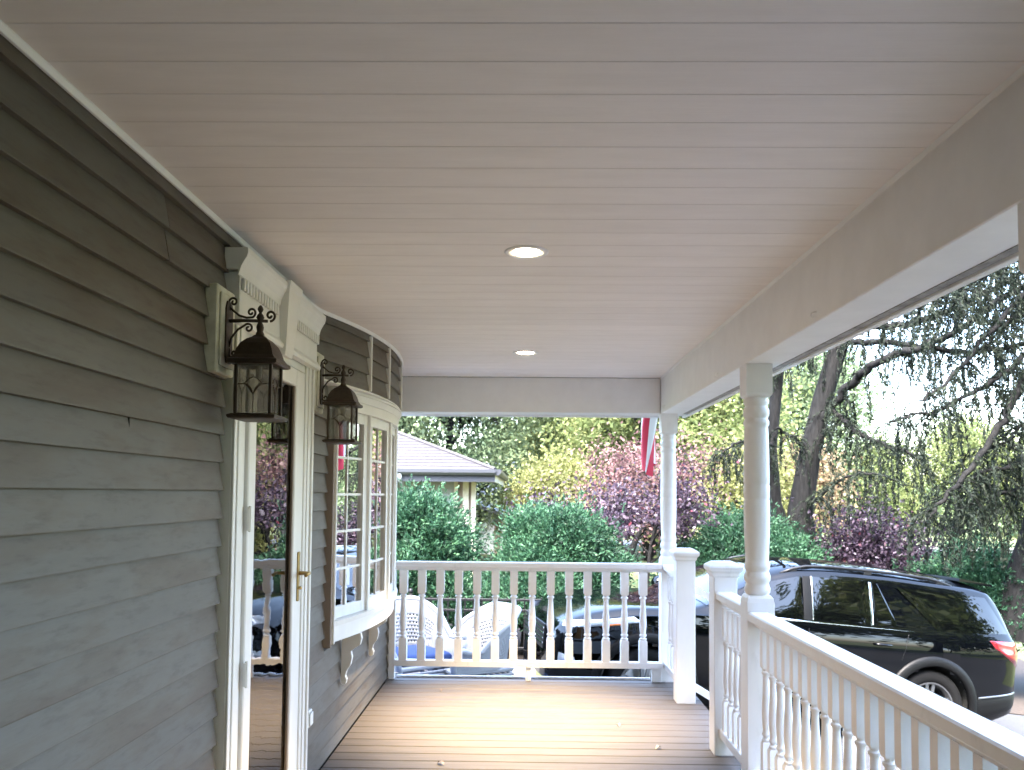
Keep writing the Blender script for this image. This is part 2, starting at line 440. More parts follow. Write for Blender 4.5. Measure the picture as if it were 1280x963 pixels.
def build_wall():
    hw = thing('house_wall', 'weathered grey lap siding wall of the house along the left', 'wall', (-1.15, 2, 0))
    # sheathing round the openings
    s = MB()
    s.box(-1.24, -1.112, -4.2, 3.08, -1.0, 2.60)
    s.box(-1.24, -1.112, 3.08, 4.00, 2.10, 2.60)
    s.box(-1.24, -1.112, 3.08, 4.00, -1.0, -.02)
    s.box(-1.24, -1.112, 4.00, 4.60, -1.0, 2.60)
    s.box(-1.24, -1.112, 4.60, 6.63, -1.0, .74)
    s.box(-1.24, -1.112, 4.60, 6.63, 2.06, 2.60)
    s.box(-1.24, -1.112, 6.63, 6.74, -1.0, 2.60)
    s.build('sheathing', 'sheathing', hw)
    rng = random.Random(5)
    cache = {}
    def board(y0, y1, z, cut=0):
        key = (round(y0, 3), round(y1, 3), round(cut, 3))
        if key not in cache:
            h = .112 - cut
            bx = lambda t: (WX - .021) * (t) + WX * (1 - t)
            tz = lambda q: q / .112
            prof = [(WX, 0), (WX + .0005, .003), (bx(1 - cut / .112), h), (WX - .0215, h), (WX - .0215, 0)]
            me = MB().prism(prof, 'y', y0, y1).data('siding_board'); me.materials.append(MATS['weathered_siding']); cache[key] = me
        o = link('siding_board', cache[key], None, hw); o.matrix_parent_inverse = Matrix.Translation(-hw.location)
        o.location = (rng.uniform(0, .0025), 0, z + rng.uniform(-.0015, .0015)); o.rotation_euler = (rng.uniform(-.0007, .0007), 0, 0); return o
    joints = {23: 2.46, 22: 2.46, 4: 2.35, 14: .6, 9: -.4, 17: -1.2, 2: 1.1, 12: .1, 20: .3, 7: 1.2}
    for k in range(25):
        z = .1 * k - .003
        if k == 0: z = .012
        cut = 0 if k < 24 else .067
        yj = joints.get(k)
        if yj is not None:
            board(-4.2, yj - .0022, z, cut); board(yj + .0022, 2.962, z, cut)
        else: board(-4.2, 2.962, z, cut)
        if k < 21: 
            board(4.103, 4.548 if 6 <= k else 6.70, z, cut)
            if k >= 6: board(6.655, 6.70, z, cut)
        if k == 23 or k == 24: board(2.966, 4.10, z + (.0 if k == 24 else .02), cut if k == 24 else .02)
    for (y, z, h_, w_) in ((2.27, 1.668, .034, .0016), (2.02, 2.018, .003, .05), (1.55, 1.21, .022, .0014)):
        xf = WX - .021 * ((z - (math.floor(z * 10 + .03) / 10 - .003)) / .112) + .0012
        MB().box(xf - .012, xf, y, y + w_, z, z + h_).build('split', 'sheathing', hw)
    # bowed boards over the window
    def bow_board(y0, y1, z, h):
        n = max(3, int((y1 - y0) / .07)); v = []; f = []
        for i in range(n + 1):
            y = y0 + (y1 - y0) * i / n; x = smooth_up(y)
            t = h / .112
            v += [(x, y, z), (x - .020 * t, y, z + h), (x - .0215, y, z + h), (x - .0215, y, z)]
        for i in range(n):
            for k in range(4):
                l = (k + 1) % 4; f.append((i * 4 + k, i * 4 + l, i * 4 + 4 + l, i * 4 + 4 + k))
        f += [(0, 1, 2, 3), (n * 4 + 3, n * 4 + 2, n * 4 + 1, n * 4)]
        o = link('siding_board', mesh_data('siding_board', v, f), 'weathered_siding', hw); return o
    for (a, b) in ((4.104, 4.868), (4.902, 5.262), (5.296, 5.86), (5.90, 6.70)):
        for k in (21, 22, 23, 24): bow_board(a, b, .1 * k - .003, .112 if k < 24 else .045)
    for y in (4.885, 5.279, 5.88):
        x = smooth_up(y)
        MB().cbox(x - .02, x + .008, y - .014, y + .014, 2.10, 2.43, .002).build('batten', 'cream_paint', hw)
    # closure under the bowed boards
    n = 30; ys = [4.104 + (6.70 - 4.104) * i / n for i in range(n + 1)]
    v = [(WX - .03, y, 2.098) for y in ys] + [(smooth_up(y) - .004, y, 2.098) for y in ys] + [(WX - .03, y, 2.088) for y in ys] + [(smooth_up(y) - .004, y, 2.088) for y in ys]
    m = n + 1
    f = []
    for i in range(n): f += [(i, i + 1, m + i + 1, m + i), (2 * m + i, 3 * m + i, 3 * m + i + 1, 2 * m + i + 1), (m + i, m + i + 1, 3 * m + i + 1, 3 * m + i)]
    link('soffit_closure', mesh_data('soffit_closure', v, f), 'cream_paint', hw)
    # crown strip under the ceiling, following the wall
    n = 60; v = []; f = []
    ys = [-4.2, 0, 2, 3, 3.6, 4.0] + [4.05 + (6.71 - 4.05) * i / n for i in range(n + 1)]
    prof = [(-.004, 2.438), (.004, 2.438), (.006, 2.441), (.011, 2.450), (.011, 2.4546), (-.004, 2.4546)]
    for y in ys:
        x = smooth_up(y)
        v += [(x + a, y, z) for a, z in prof]
    k = len(prof)
    for i in range(len(ys) - 1):
        for j in range(k): f.append((i * k + j, i * k + (j + 1) % k, (i + 1) * k + (j + 1) % k, (i + 1) * k + j))
    f += [tuple(range(k)), tuple(range(len(v) - 1, len(v) - 1 - k, -1))]
    link('crown_strip', mesh_data('crown_strip', v, f), 'white_paint', hw)
    MB().cbox(-1.112, -1.052, 6.702, 6.79, -.25, 2.45, .003).build('corner_board', 'white_paint', hw)
    MB().cbox(-1.25, -1.112, 6.742, 6.79, -.25, 2.45, .003).build('corner_board', 'white_paint', hw)
    # rest of the house behind the wall
    hb = thing('house_interior', 'dim room of the house behind the door and window', 'room', (-3, 3, 0))
    MB().box(-5.5, -1.25, -4.2, 6.74, -.12, -.02).build('floor', 'interior_floor', hb)
    MB().box(-5.5, -1.25, -4.2, 6.74, 2.5, 2.6).build('ceiling', 'interior_wall', hb)
    MB().box(-5.6, -5.5, -4.2, 6.74, -.12, 2.6).build('back_wall', 'interior_wall', hb)
    MB().box(-5.5, -1.25, 6.64, 6.74, -.02, 2.5).build('side_wall', 'interior_wall', hb)
    MB().box(-5.5, -1.25, 4.15, 4.22, -.02, 2.5).build('partition_wall', 'interior_wall', hb)
    MB().box(-5.5, -1.25, -4.2, -4.1, -.02, 2.5).build('side_wall', 'interior_wall', hb)
    hr = thing('house_roof', 'upper shingled roof of the house beyond the porch roof', 'roof', (-3, 2, 2.6))
    MB().prism([(-8, 2.62), (-1.105, 2.62), (-1.105, 3.3), (-4.5, 4.6), (-8, 3.3)], 'y', -4.4, 7.2).build('roof_deck', 'roof_shingle', hr)
build_wall()

# ------------------------------------------------------------------ front door with crosshead
def build_door():
    d = thing('front_door', 'white glazed storm door with brass handle, fluted casing and keystone crosshead', 'door', (-1.09, 3.53, 0))
    fr = MB()
    for (a, b) in ((2.974, 3.098), (3.972, 4.096)):      # casings with a raised back band
        fr.cbox(-1.112, -1.066, a, b, .02, 2.12, .003)
    fr.cbox(-1.066, -1.056, 2.974, 3.000, .02, 2.12, .002); fr.cbox(-1.066, -1.056, 4.070, 4.096, .02, 2.12, .002)
    fr.cbox(-1.066, -1.060, 3.03, 3.065, .02, 2.12, .002); fr.cbox(-1.066, -1.060, 4.005, 4.04, .02, 2.12, .002)
    frame = fr.build('casing', 'cream_paint', d)
    MB().cbox(-1.24, -1.078, 3.10, 3.150, 0, 2.10, .002).build('jamb', 'cream_paint', d)
    MB().cbox(-1.24, -1.078, 3.93, 3.970, 0, 2.10, .002).build('jamb', 'cream_paint', d)
    MB().cbox(-1.24, -1.075, 3.098, 3.972, 2.072, 2.118, .002).build('head_jamb', 'cream_paint', d)
    MB().cbox(-1.24, -1.05, 3.098, 3.972, 0.002, .03, .004).build('threshold', 'steel', d)
    st = MB()
    st.cbox(-1.098, -1.062, 3.153, 3.236, .035, 2.065, .004); st.cbox(-1.098, -1.062, 3.79, 3.927, .035, 2.065, .004)
    st.cbox(-1.0979, -1.0621, 3.237, 3.789, 1.985, 2.065, .004); st.cbox(-1.0979, -1.0621, 3.237, 3.789, .035, .19, .004)
    sash = st.build('storm_door', 'cream_paint', d)
    MB().box(-1.084, -1.080, 3.238, 3.788, .19, 1.986).build('glass_pane', 'door_glass', sash)
    g = MB()
    for (a, b) in ((3.2365, 3.242), (3.772, 3.789)): g.cbox(-1.0785, -1.066, a, b, .19, 1.985, .002)
    g.build('gasket', 'dark_gasket', sash)
    h = MB(); h.cbox(-1.062, -1.054, 3.855, 3.885, .985, 1.215, .003); h.build('handle_plate', 'brass', sash)
    hn = MB(); hn.tube([(-1.054, 3.87, 1.115), (-1.02, 3.87, 1.115), (-1.005, 3.865, 1.116), (-1.002, 3.84, 1.118), (-1.004, 3.80, 1.112)], [.010, .008, .009, .008, .009], 8)
    hn.lathe([(.013, 0), (.016, .008), (.009, .014)], (-1.054, 3.87, 1.04), 10)
    hn.build('handle', 'brass', sash, True)
    for z in (.80, 1.39, 1.9):
        hg = MB(); hg.cbox(-1.064, -1.052, 3.144, 3.158, z - .045, z + .045, .002); hg.tube([(-1.052, 3.151, z - .05), (-1.052, 3.151, z + .05)], .006, 8)
        hg.build('hinge', 'cream_paint', sash)
    # inner door
    MB().cbox(-1.235, -1.19, 3.15, 3.93, .03, 2.07, .003).build('inner_door', 'dark_wood_door', d)
    # crosshead
    ch = MB()
    ch.cbox(-1.112, -1.050, 2.972, 4.098, 2.121, 2.305, .003)
    crown = ch.build('crosshead', 'cream_paint', d)
    co = MB()
    prof = [(-1.0505, 2.285), (-1.046, 2.288), (-1.043, 2.300), (-1.039, 2.315), (-1.027, 2.338), (-1.019, 2.350), (-1.014, 2.365), (-1.014, 2.385), (-1.10, 2.385), (-1.10, 2.307), (-1.0505, 2.307)]
    co.prism(prof, 'y', 2.945, 4.122)
    co.build('cornice', 'cream_paint', crown)
    lo = MB(); lo.prism([(-1.0655, 2.105), (-1.038, 2.109), (-1.034, 2.118), (-1.034, 2.128), (-1.046, 2.140), (-1.0495, 2.150), (-1.0655, 2.150)], 'y', 2.955, 4.115); lo.build('architrave_bead', 'cream_paint', crown)
    me = MB().cbox(-1.0495, -1.036, -.009, .009, 2.235, 2.281, .002).data('dentil'); me.materials.append(MATS['cream_paint'])
    y = 2.99
    while y < 4.09:
        if not 3.43 < y < 3.63:
            o = link('dentil', me, None, crown); o.location = (0, y, 0)
        y += .034
    k = MB()
    v = []; 
    for (z, hwid, x) in ((2.08, .055, -1.03), (2.10, .058, -1.026), (2.36, .088, -1.005), (2.395, .094, -.998)):
        v += [(-1.05, 3.535 - hwid, z), (x, 3.535 - hwid, z), (x, 3.535 + hwid, z), (-1.05, 3.535 + hwid, z)]
    f = [(0, 1, 2, 3), (15, 14, 13, 12)]
    for i in range(3):
        for q in range(4): f.append((i * 4 + q, i * 4 + 4 + q, i * 4 + 4 + (q + 1) % 4, i * 4 + (q + 1) % 4))
    k.add(v, f); k.build('keystone', 'cream_paint', crown)
build_door()

# ------------------------------------------------------------------ bow window
def build_window():
    wd = thing('bow_window', 'cream four-light bow window on scrolled brackets beyond the door', 'window', (-1.09, 5.61, .66))
    ys = [4.575, 5.0925, 5.61, 6.1275, 6.645]
    pts = [(win_x(y), y) for y in ys]
    def curve_slab(name, off0, off1, z0, z1, m='cream_paint', parent=wd, y0=4.565, y1=6.655, n=28, back=WX - .12):
        yy = [y0 + (y1 - y0) * i / n for i in range(n + 1)]; v = []; f = []
        for y in yy:
            x = max(win_x(y), WX)
            v += [(back, y, z0), (x + off0, y, z0), (x + off1, y, z1), (back, y, z1)]
        for i in range(n):
            for k in range(4): f.append((i * 4 + k, i * 4 + (k + 1) % 4, i * 4 + 4 + (k + 1) % 4, i * 4 + 4 + k))
        f += [(3, 2, 1, 0), (n * 4, n * 4 + 1, n * 4 + 2, n * 4 + 3)]
        return link(name, mesh_data(name, v, f), m, parent)
    curve_slab('sill_apron', .000, .004, .655, .745)
    curve_slab('sill', .020, .026, .747, .775)
    curve_slab('head', .010, .016, 1.972, 2.03)
    curve_slab('head_crown', .016, .032, 2.032, 2.07)
    curve_slab('head_cap', .036, .038, 2.072, 2.086)
    # posts and sashes on each straight light
    for i, (x, y) in enumerate(pts):
        xx = x if 0 < i < 4 else x + .012
        MB().cbox(xx - .10 if 0 < i < 4 else xx - .08, xx + .006, y - .024, y + .024, .776, 1.971, .003).build('mullion_post', 'cream_paint', wd)
    MB().cbox(WX - .03, WX + .032, 4.545, 4.572, .64, 2.03, .003).build('side_casing', 'dark_gasket', wd)
    MB().cbox(WX - .03, WX + .045, 4.5725, 4.5955, .655, 2.085, .003).build('side_casing', 'cream_paint', wd)
    for i in range(4):
        (x0, y0), (x1, y1) = pts[i], pts[i + 1]
        L = math.hypot(x1 - x0, y1 - y0); ux, uy = (x1 - x0) / L, (y1 - y0) / L; nx, ny = uy, -ux
        def bar(mb, s0, s1, z0, z1, d0, d1):
            q = [(x0 + ux * s + nx * d, y0 + uy * s + ny * d) for s, d in ((s0, d0), (s1, d0), (s1, d1), (s0, d1))]
            mb.add([(a, b, z0) for a, b in q] + [(a, b, z1) for a, b in q], [(3, 2, 1, 0), (4, 5, 6, 7), (0, 1, 5, 4), (1, 2, 6, 5), (2, 3, 7, 6), (3, 0, 4, 7)])
        m = MB(); a, b = .026, L - .026
        bar(m, a, a + .05, .777, 1.970, -.05, -.008); bar(m, b - .05, b, .777, 1.970, -.05, -.008)
        bar(m, a + .05, b - .05, .777, .842, -.049, -.009); bar(m, a + .05, b - .05, 1.912, 1.970, -.049, -.009)
        sash = m.build('sash', 'cream_paint', wd)
        g = MB(); bar(g, a + .048, b - .048, .840, 1.914, -.030, -.026); g.build('glass_pane', 'window_glass', sash)
        mu = MB()
        mid = (a + b) / 2
        bar(mu, mid - .007, mid + .007, .842, 1.912, -.0255, -.019)
        for z in (1.056, 1.27, 1.484, 1.698): bar(mu, a + .05, b - .05, z - .007, z + .007, -.0253, -.0192)
        mu.build('muntin_grid', 'cream_paint', sash)
    # brackets
    prof = [(0, 0), (.012, -.012), (.030, -.006), (.036, .018), (.026, .040), (.034, .070), (.058, .105), (.068, .150), (.060, .185), (.085, .205), (.118, .225), (.128, .262), (.120, .2935), (0, .2935)]
    for y in (4.98, 5.85):
        sc = min(1, (win_x(y) - WX) / .13 + .1)
        me = MB().prism([(WX + .002 + p * sc, .36 + q) for p, q in prof], 'y', y - .019, y + .019)
        me.build('bracket', 'cream_paint', wd)
    for i in range(3):
        y = 5.61 + (-.0) ; 
    # curtains
    def curtain(name, y0, y1, x, seed):
        rg = random.Random(seed); n = 70; v = []; f = []
        for i in range(n + 1):
            t = i / n; y = y0 + (y1 - y0) * t; dx = .03 * math.sin(t * 42 + rg.random() * .5) + .015 * math.sin(t * 17)
            for z, k in ((2.0, .5), (1.4, 1), (.85, 1.2)): v.append((x + dx * k, y, z))
        for i in range(n):
            for k in range(2): f.append((i * 3 + k, i * 3 + 3 + k, i * 3 + 4 + k, i * 3 + 1 + k))
        tag(link(name, mesh_data(name, v, f, True), 'curtain'), {1: 'pale curtain hanging inside the near light of the bow window', 2: 'pale curtain hanging inside the far end of the bow window'}[seed], 'curtain', 'curtains behind the bow window')
    curtain('curtain', 4.62, 5.0, -1.30, 1); curtain('curtain', 6.1, 6.6, -1.30, 2)
build_window()

def build_outlet():
    o = thing('outlet_cover', 'small white weatherproof outlet cover low on siding beside the door', 'outlet', (-1.09, 4.19, .355))
    MB().cbox(-1.10, -1.068, 4.150, 4.222, .315, .40, .004).build('cover', 'outlet_plastic', o)
    MB().cbox(-1.068, -1.060, 4.158, 4.214, .325, .388, .003).build('flap', 'outlet_plastic', o)
build_outlet()

# ------------------------------------------------------------------ wall lanterns
def build_lantern(label):
    t = thing('wall_lantern', label, 'lantern', (0, 0, 0), 0, 'wall lanterns beside the door')
    # local frame: +x out of the wall, z up, origin at the middle of the back plate
    bp = MB(); bp.prism([(-.048, -.10), (-.030, -.135), (.030, -.135), (.048, -.10), (.048, .10), (.030, .135), (-.030, .135), (-.048, .10)], 'x', 0, .012)
    bp.prism([(-.036, -.09), (-.022, -.118), (.022, -.118), (.036, -.09), (.036, .09), (.022, .118), (-.022, .118), (-.036, .09)], 'x', .012, .022)
    bp.build('back_plate', 'bronze', t)
    ox = .145                      # lantern axis
    def spiral(cx, cz, r0, turns, a0, sgn, n=26):
        return [(cx + r0 * (1 - .82 * i / n) * math.cos(a0 + sgn * turns * 2 * math.pi * i / n), 0, cz + r0 * (1 - .82 * i / n) * math.sin(a0 + sgn * turns * 2 * math.pi * i / n)) for i in range(n + 1)]
    ar = MB()
    ar.tube([(.02, 0, .045), (.08, 0, .047), (ox + .03, 0, .045)], [.007, .0065, .006], 8)
    ar.tube(spiral(ox + .040, .066, .022, 1.25, -math.pi / 2, 1), .0048, 7)
    ar.build('arm', 'bronze', t, True)
    s1 = MB(); s1.tube([(.02, 0, .10), (.035, 0, .085), (.06, 0, .066), (.09, 0, .058), (.115, 0, .060)] + spiral(.108, .078, .019, 1.2, -1.2, 1), .0045, 7)
    s1.tube([(.022, 0, .085), (.02, 0, .105)] + spiral(.036, .118, .018, 1.2, math.pi, -1), .0045, 7); s1.build('scroll', 'bronze', t, True)
    s2 = MB(); s2.tube([(.02, 0, -.055), (.03, 0, -.02), (.055, 0, .012), (.085, 0, .030)] + spiral(.098, .018, .018, 1.2, 2.4, -1), .0045, 7)
    s2.tube([(.022, 0, -.06)] + spiral(.040, -.080, .019, 1.2, 2.6, 1), .0045, 7); s2.build('scroll', 'bronze', t, True)
    fin = MB(); fin.lathe([(.004, .105), (.009, .098), (.012, .090), (.008, .081), (.005, .076), (.012, .068), (.016, .058), (.010, .048), (.008, .040), (.013, .030), (.015, .020), (.012, .005), (.016, -.002), (.018, -.012)][::-1], (ox, 0, 0), 14)
    fin.build('finial', 'bronze', t, True)
    rf = MB(); rf.squares([(.090, -.128), (.098, -.124), (.098, -.113), (.086, -.106), (.076, -.092), (.070, -.070), (.058, -.046), (.040, -.028), (.024, -.018), (.016, -.010)], (ox, 0, 0))
    ro = rf.build('roof', 'bronze', t)
    # cage
    for sx in (-1, 1):
        for sy in (-1, 1):
            MB().cbox(ox + sx * .068 - .006, ox + sx * .068 + .006, sy * .068 - .006, sy * .068 + .006, -.3125, -.1285, .002).build('corner_post', 'bronze', t)
    MB().squares([(.070, -.335), (.090, -.331), (.094, -.325), (.094, -.319), (.080, -.313)], (ox, 0, 0)).build('bottom_plate', 'bronze', t)
    for k in range(4):
        a = k * math.pi / 2; ca, sa = math.cos(a), math.sin(a)
        def tr(u, d, z): return (ox + d * ca - u * sa, d * sa + u * ca, z)
        g = MB(); q = [tr(-.061, .066, -.3125), tr(.061, .066, -.3125), tr(.061, .066, -.1285), tr(-.061, .066, -.1285)]; q2 = [tr(-.061, .063, -.3125), tr(.061, .063, -.3125), tr(.061, .063, -.1285), tr(-.061, .063, -.1285)]
        g.add(q + q2, [(0, 1, 2, 3), (7, 6, 5, 4), (0, 4, 5, 1), (1, 5, 6, 2), (2, 6, 7, 3), (3, 7, 4, 0)])
        pane = g.build('glass_pane', 'lantern_glass', t)
        ld_ = MB()
        def lead(pts): ld_.tube([tr(u, .0675, z) for u, z in pts], .0016, 5)
        lead([(0, -.312), (0, -.24)])
        for r_, zc in ((.020, -.215), (.034, -.208), (.048, -.203)):
            for sg in (-1, 1): lead([(0, -.24), (sg * r_ * .25, -.225), (sg * r_ * .6, zc + .002), (sg * r_, zc)])
        lead([(-.061, -.202), (-.038, -.202), (-.020, -.186), (0, -.176), (.020, -.186), (.038, -.202), (.061, -.202)])
        ld_.build('leading', 'bronze', pane)
    sk = MB(); sk.lathe([(.012, -.175), (.014, -.130)], (ox, 0, 0), 10); sk.build('socket', 'trim_cream', t)
    return t
def place_lanterns():
    for i, (y, lab) in enumerate(((2.868, 'bronze wall lantern with leaded glass on the near side of the door'), (4.206, 'bronze wall lantern with leaded glass between door and bow window'))):
        b = MB(); b.cbox(-1.105, -1.060, y - .084, y + .084, 1.905, 2.212, .004)
        b.cbox(-1.060, -1.052, y - .066, y + .066, 1.93, 2.188, .003)
        tag(b.build('mounting_block', 'aged_block'), ('yellowed white block mounted on siding behind the near wall lantern', 'yellowed white block mounted on siding behind the far wall lantern')[i], 'mounting block', 'lantern mounting blocks')
        L = build_lantern(lab)
        L.location = (-1.066, y, 2.055); L.scale = (.88, .88, .93)
place_lanterns()

# ------------------------------------------------------------------ recessed lights
def build_lights():
    for i, (y, lab) in enumerate(((3.225, 'lit round recessed ceiling light nearer the camera'), (5.55, 'lit round recessed ceiling light near the end beam'))):
        t = thing('recessed_light', lab, 'ceiling light', (0, y, ZC), 0, 'recessed lights in the porch ceiling')
        MB().lathe([(.054, 0), (.058, -.004), (.082, -.005), (.088, -.002), (.088, .0)], (0, y, ZC), 40, False).build('trim_ring', 'white_paint', t, True)
        MB().lathe([(.0545, -.0015), (.040, -.006), (.015, -.008), (.001, -.0085)][::-1], (0, y, ZC), 32, True).build('lens', 'lamp_lens', t, True)
        l = bpy.data.lights.new('bulb', 'SPOT'); l.energy = 118; l.color = (1, .73, .41); l.spot_size = R(66); l.spot_blend = 1.0; l.shadow_soft_size = .05
        o = bpy.data.objects.new('bulb', l); COL.objects.link(o); o.parent = t; o.location = (0, 0, -.03)
build_lights()

# ------------------------------------------------------------------ turned posts, newels, railings
def turned_post(x0, x1, y0, y1, label):
    cx, cy = (x0 + x1) / 2, (y0 + y1) / 2; h = (x1 - x0) / 2
    t = thing('porch_post', label, 'post', (cx, cy, 0), 0, 'turned porch posts')
    MB().squares([(h, .0), (h, .965), (h * .93, .985), (h * .80, 1.0)], (cx, cy, 0)).build('base_block', 'rail_paint', t)
    p = [(h * .80, 1.0), (h * .93, 1.012), (h * .95, 1.03), (h * .86, 1.048), (h * .84, 1.06), (h * .95, 1.072), (h * .96, 1.095), (h * .86, 1.112), (h * .84, 1.12), (h * .93, 1.132), (h * .93, 1.15), (h * .84, 1.165),
         (h * .85, 1.18), (h * .93, 1.30), (h * .955, 1.42), (h * .95, 1.470), (h * .91, 1.478), (h * .95, 1.487), (h * .95, 1.545), (h * .91, 1.553), (h * .95, 1.562), (h * .945, 1.60), (h * .92, 1.72), (h * .87, 1.83),
         (h * .85, 1.845), (h * .94, 1.857), (h * .94, 1.873), (h * .85, 1.885), (h * .84, 1.892), (h * .95, 1.905), (h * .95, 1.93), (h * .84, 1.945), (h * .83, 1.955), (h * .93, 1.968), (h * .93, 1.98), (h * .82, 1.995)]
    smooth_angle(MB().lathe(p, (cx, cy, 0), 32, False).build('shaft', 'rail_paint', t), 50)
    MB().squares([(h * .80, 1.994), (h * .93, 2.004), (h * .97, 2.012), (h * .97, 2.1605)], (cx, cy, 0)).build('top_block', 'rail_paint', t)
turned_post(1.11, 1.245, 4.133, 4.268, 'white turned porch post between the side railings, in full view')
turned_post(1.11, 1.245, 6.70, 6.835, 'white turned porch post at the far corner of the porch')
turned_post(1.11, 1.245, 1.72, 1.855, 'white porch post at the right edge, mostly out of view')

def newel(x0, x1, y0, y1, ht, label):
    cx, cy = (x0 + x1) / 2, (y0 + y1) / 2; h = (x1 - x0) / 2
    t = thing('newel_post', label, 'newel post', (cx, cy, 0), 0, 'newel posts at the stair opening')
    MB().cbox(x0, x1, y0, y1, .0, ht - .085, .003).build('shaft', 'rail_paint', t)
    MB().squares([(h + .002, ht - .088), (h + .008, ht - .078), (h + .012, ht - .062), (h + .024, ht - .048), (h + .027, ht - .030), (h + .022, ht - .020), (h - .01, ht)], (cx, cy, 0)).build('cap', 'rail_paint', t)
newel(1.105, 1.24, 6.008, 6.143, 1.108, 'white square newel post with moulded cap on the far side of the stair opening')
newel(1.105, 1.24, 4.832, 4.967, 1.108, 'white square newel post with moulded cap on the near side of the stair opening')

def baluster_data(w, z0, z1, key):
    """square ends and a turned vase between, one mesh"""
    h = w / 2; L = z1 - z0
    b1, b2 = z0 + .24 * L, z1 - .255 * L
    mb = MB()
    mb.squares([(h, z0), (h, b1 - .006), (h * .8, b1 + .004)])
    mb.squares([(h * .8, b2 - .004), (h, b2 + .006), (h, z1)])
    S = b2 - b1
    pr = [(h * .78, 0), (h * .95, .02), (h * .95, .045), (h * .62, .06), (h * .60, .075), (h * .92, .10), (h * .92, .125), (h * .70, .15), (h * .78, .20), (h * .92, .32), (h * .93, .40), (h * .82, .58), (h * .68, .76), (h * .63, .86),
          (h * .66, .90), (h * .92, .92), (h * .92, .945), (h * .64, .96), (h * .80, 1.0)]
    mb.lathe([(r, b1 + t * S) for r, t in pr], (0, 0, 0), 12, False)
    me = mb.data(key, True); me.materials.append(MATS['rail_paint'])
    try: me.set_sharp_from_angle(angle=R(40))
    except Exception: pass
    return me

def rail_along(name, label, axis, a0, a1, c, zt, zb0, zb1, width, bal, spacing, start=None, grp=None):
    """axis 'x' or 'y': runs from a0 to a1, centred on c across"""
    t = thing(name, label, 'railing', ((a0 + a1) / 2, c, 0) if axis == 'x' else (c, (a0 + a1) / 2, 0), 0, grp)
    hw = width / 2
    prof = [(c - hw + .006, zt - .046), (c - hw, zt - .040), (c - hw, zt - .007), (c - hw + .007, zt), (c + hw - .007, zt), (c + hw, zt - .007), (c + hw, zt - .040), (c + hw - .006, zt - .046)]
    lw = .032
    prof2 = [(c - lw, zb0), (c + lw, zb0), (c + lw, zb1 - .004), (c + lw - .004, zb1), (c - lw + .004, zb1), (c - lw, zb1 - .004)]
    prof3 = [(c - .02, zt - .07), (c + .02, zt - .07), (c + .02, zt - .0465), (c - .02, zt - .0465)]
    MB().prism(prof, axis, a0, a1).build('top_rail', 'rail_paint', t)
    MB().prism(prof3, axis, a0, a1).build('sub_rail', 'rail_paint', t)
    MB().prism(prof2, axis, a0, a1).build('bottom_rail', 'rail_paint', t)
    p = (a0 + spacing * .5) if start is None else start
    while p < a1 - .02:
        o = link('baluster', bal, None, t, False)
        o.matrix_parent_inverse = Matrix.Translation(-t.location)
        o.location = (p, c, 0) if axis == 'x' else (c, p, 0)
        p += spacing
    return t
balF = baluster_data(.063, .154, .8725, 'baluster_far')
t = rail_along('end_railing', 'white turned-baluster railing across the far end of the porch', 'x', -1.035, 1.108, 6.70, .943, .108, .155, .085, balF, .1487, -.972)
MB().cbox(-1.086, -1.036, 6.675, 6.73, .0, .94, .003).build('end_post', 'rail_paint', t)
MB().cbox(.02, .062, 6.68, 6.72, .0, .1075, .002).build('foot_block', 'rail_paint', t)
MB().cbox(1.03, 1.108, 6.68, 6.72, .0, .1075, .002).build('foot_block', 'rail_paint', t)
MB().cbox(-1.03, 1.03, 6.752, 6.775, .0015, .018, .002).build('edge_strip', 'rail_paint', t)
balS = baluster_data(.045, .154, .852, 'baluster_side')
rail_along('side_railing', 'long white turned-baluster railing in the right foreground, running off the frame', 'y', 1.857, 4.131, 1.163, .920, .108, .155, .105, balS, .1113, 2.011 - .006)
rail_along('side_railing', 'white railing nearest the camera beyond the right edge post', 'y', -1.5, 1.718, 1.163, .920, .108, .155, .105, balS, .1113)
rail_along('side_railing', 'short white railing between the near newel post and the full turned post', 'y', 4.270, 4.830, 1.163, .938, .108, .155, .100, balS, .1113, 4.33)
rail_along('side_railing', 'short white railing between the far newel post and the corner post', 'y', 6.145, 6.698, 1.163, .938, .108, .155, .095, balS, .125)

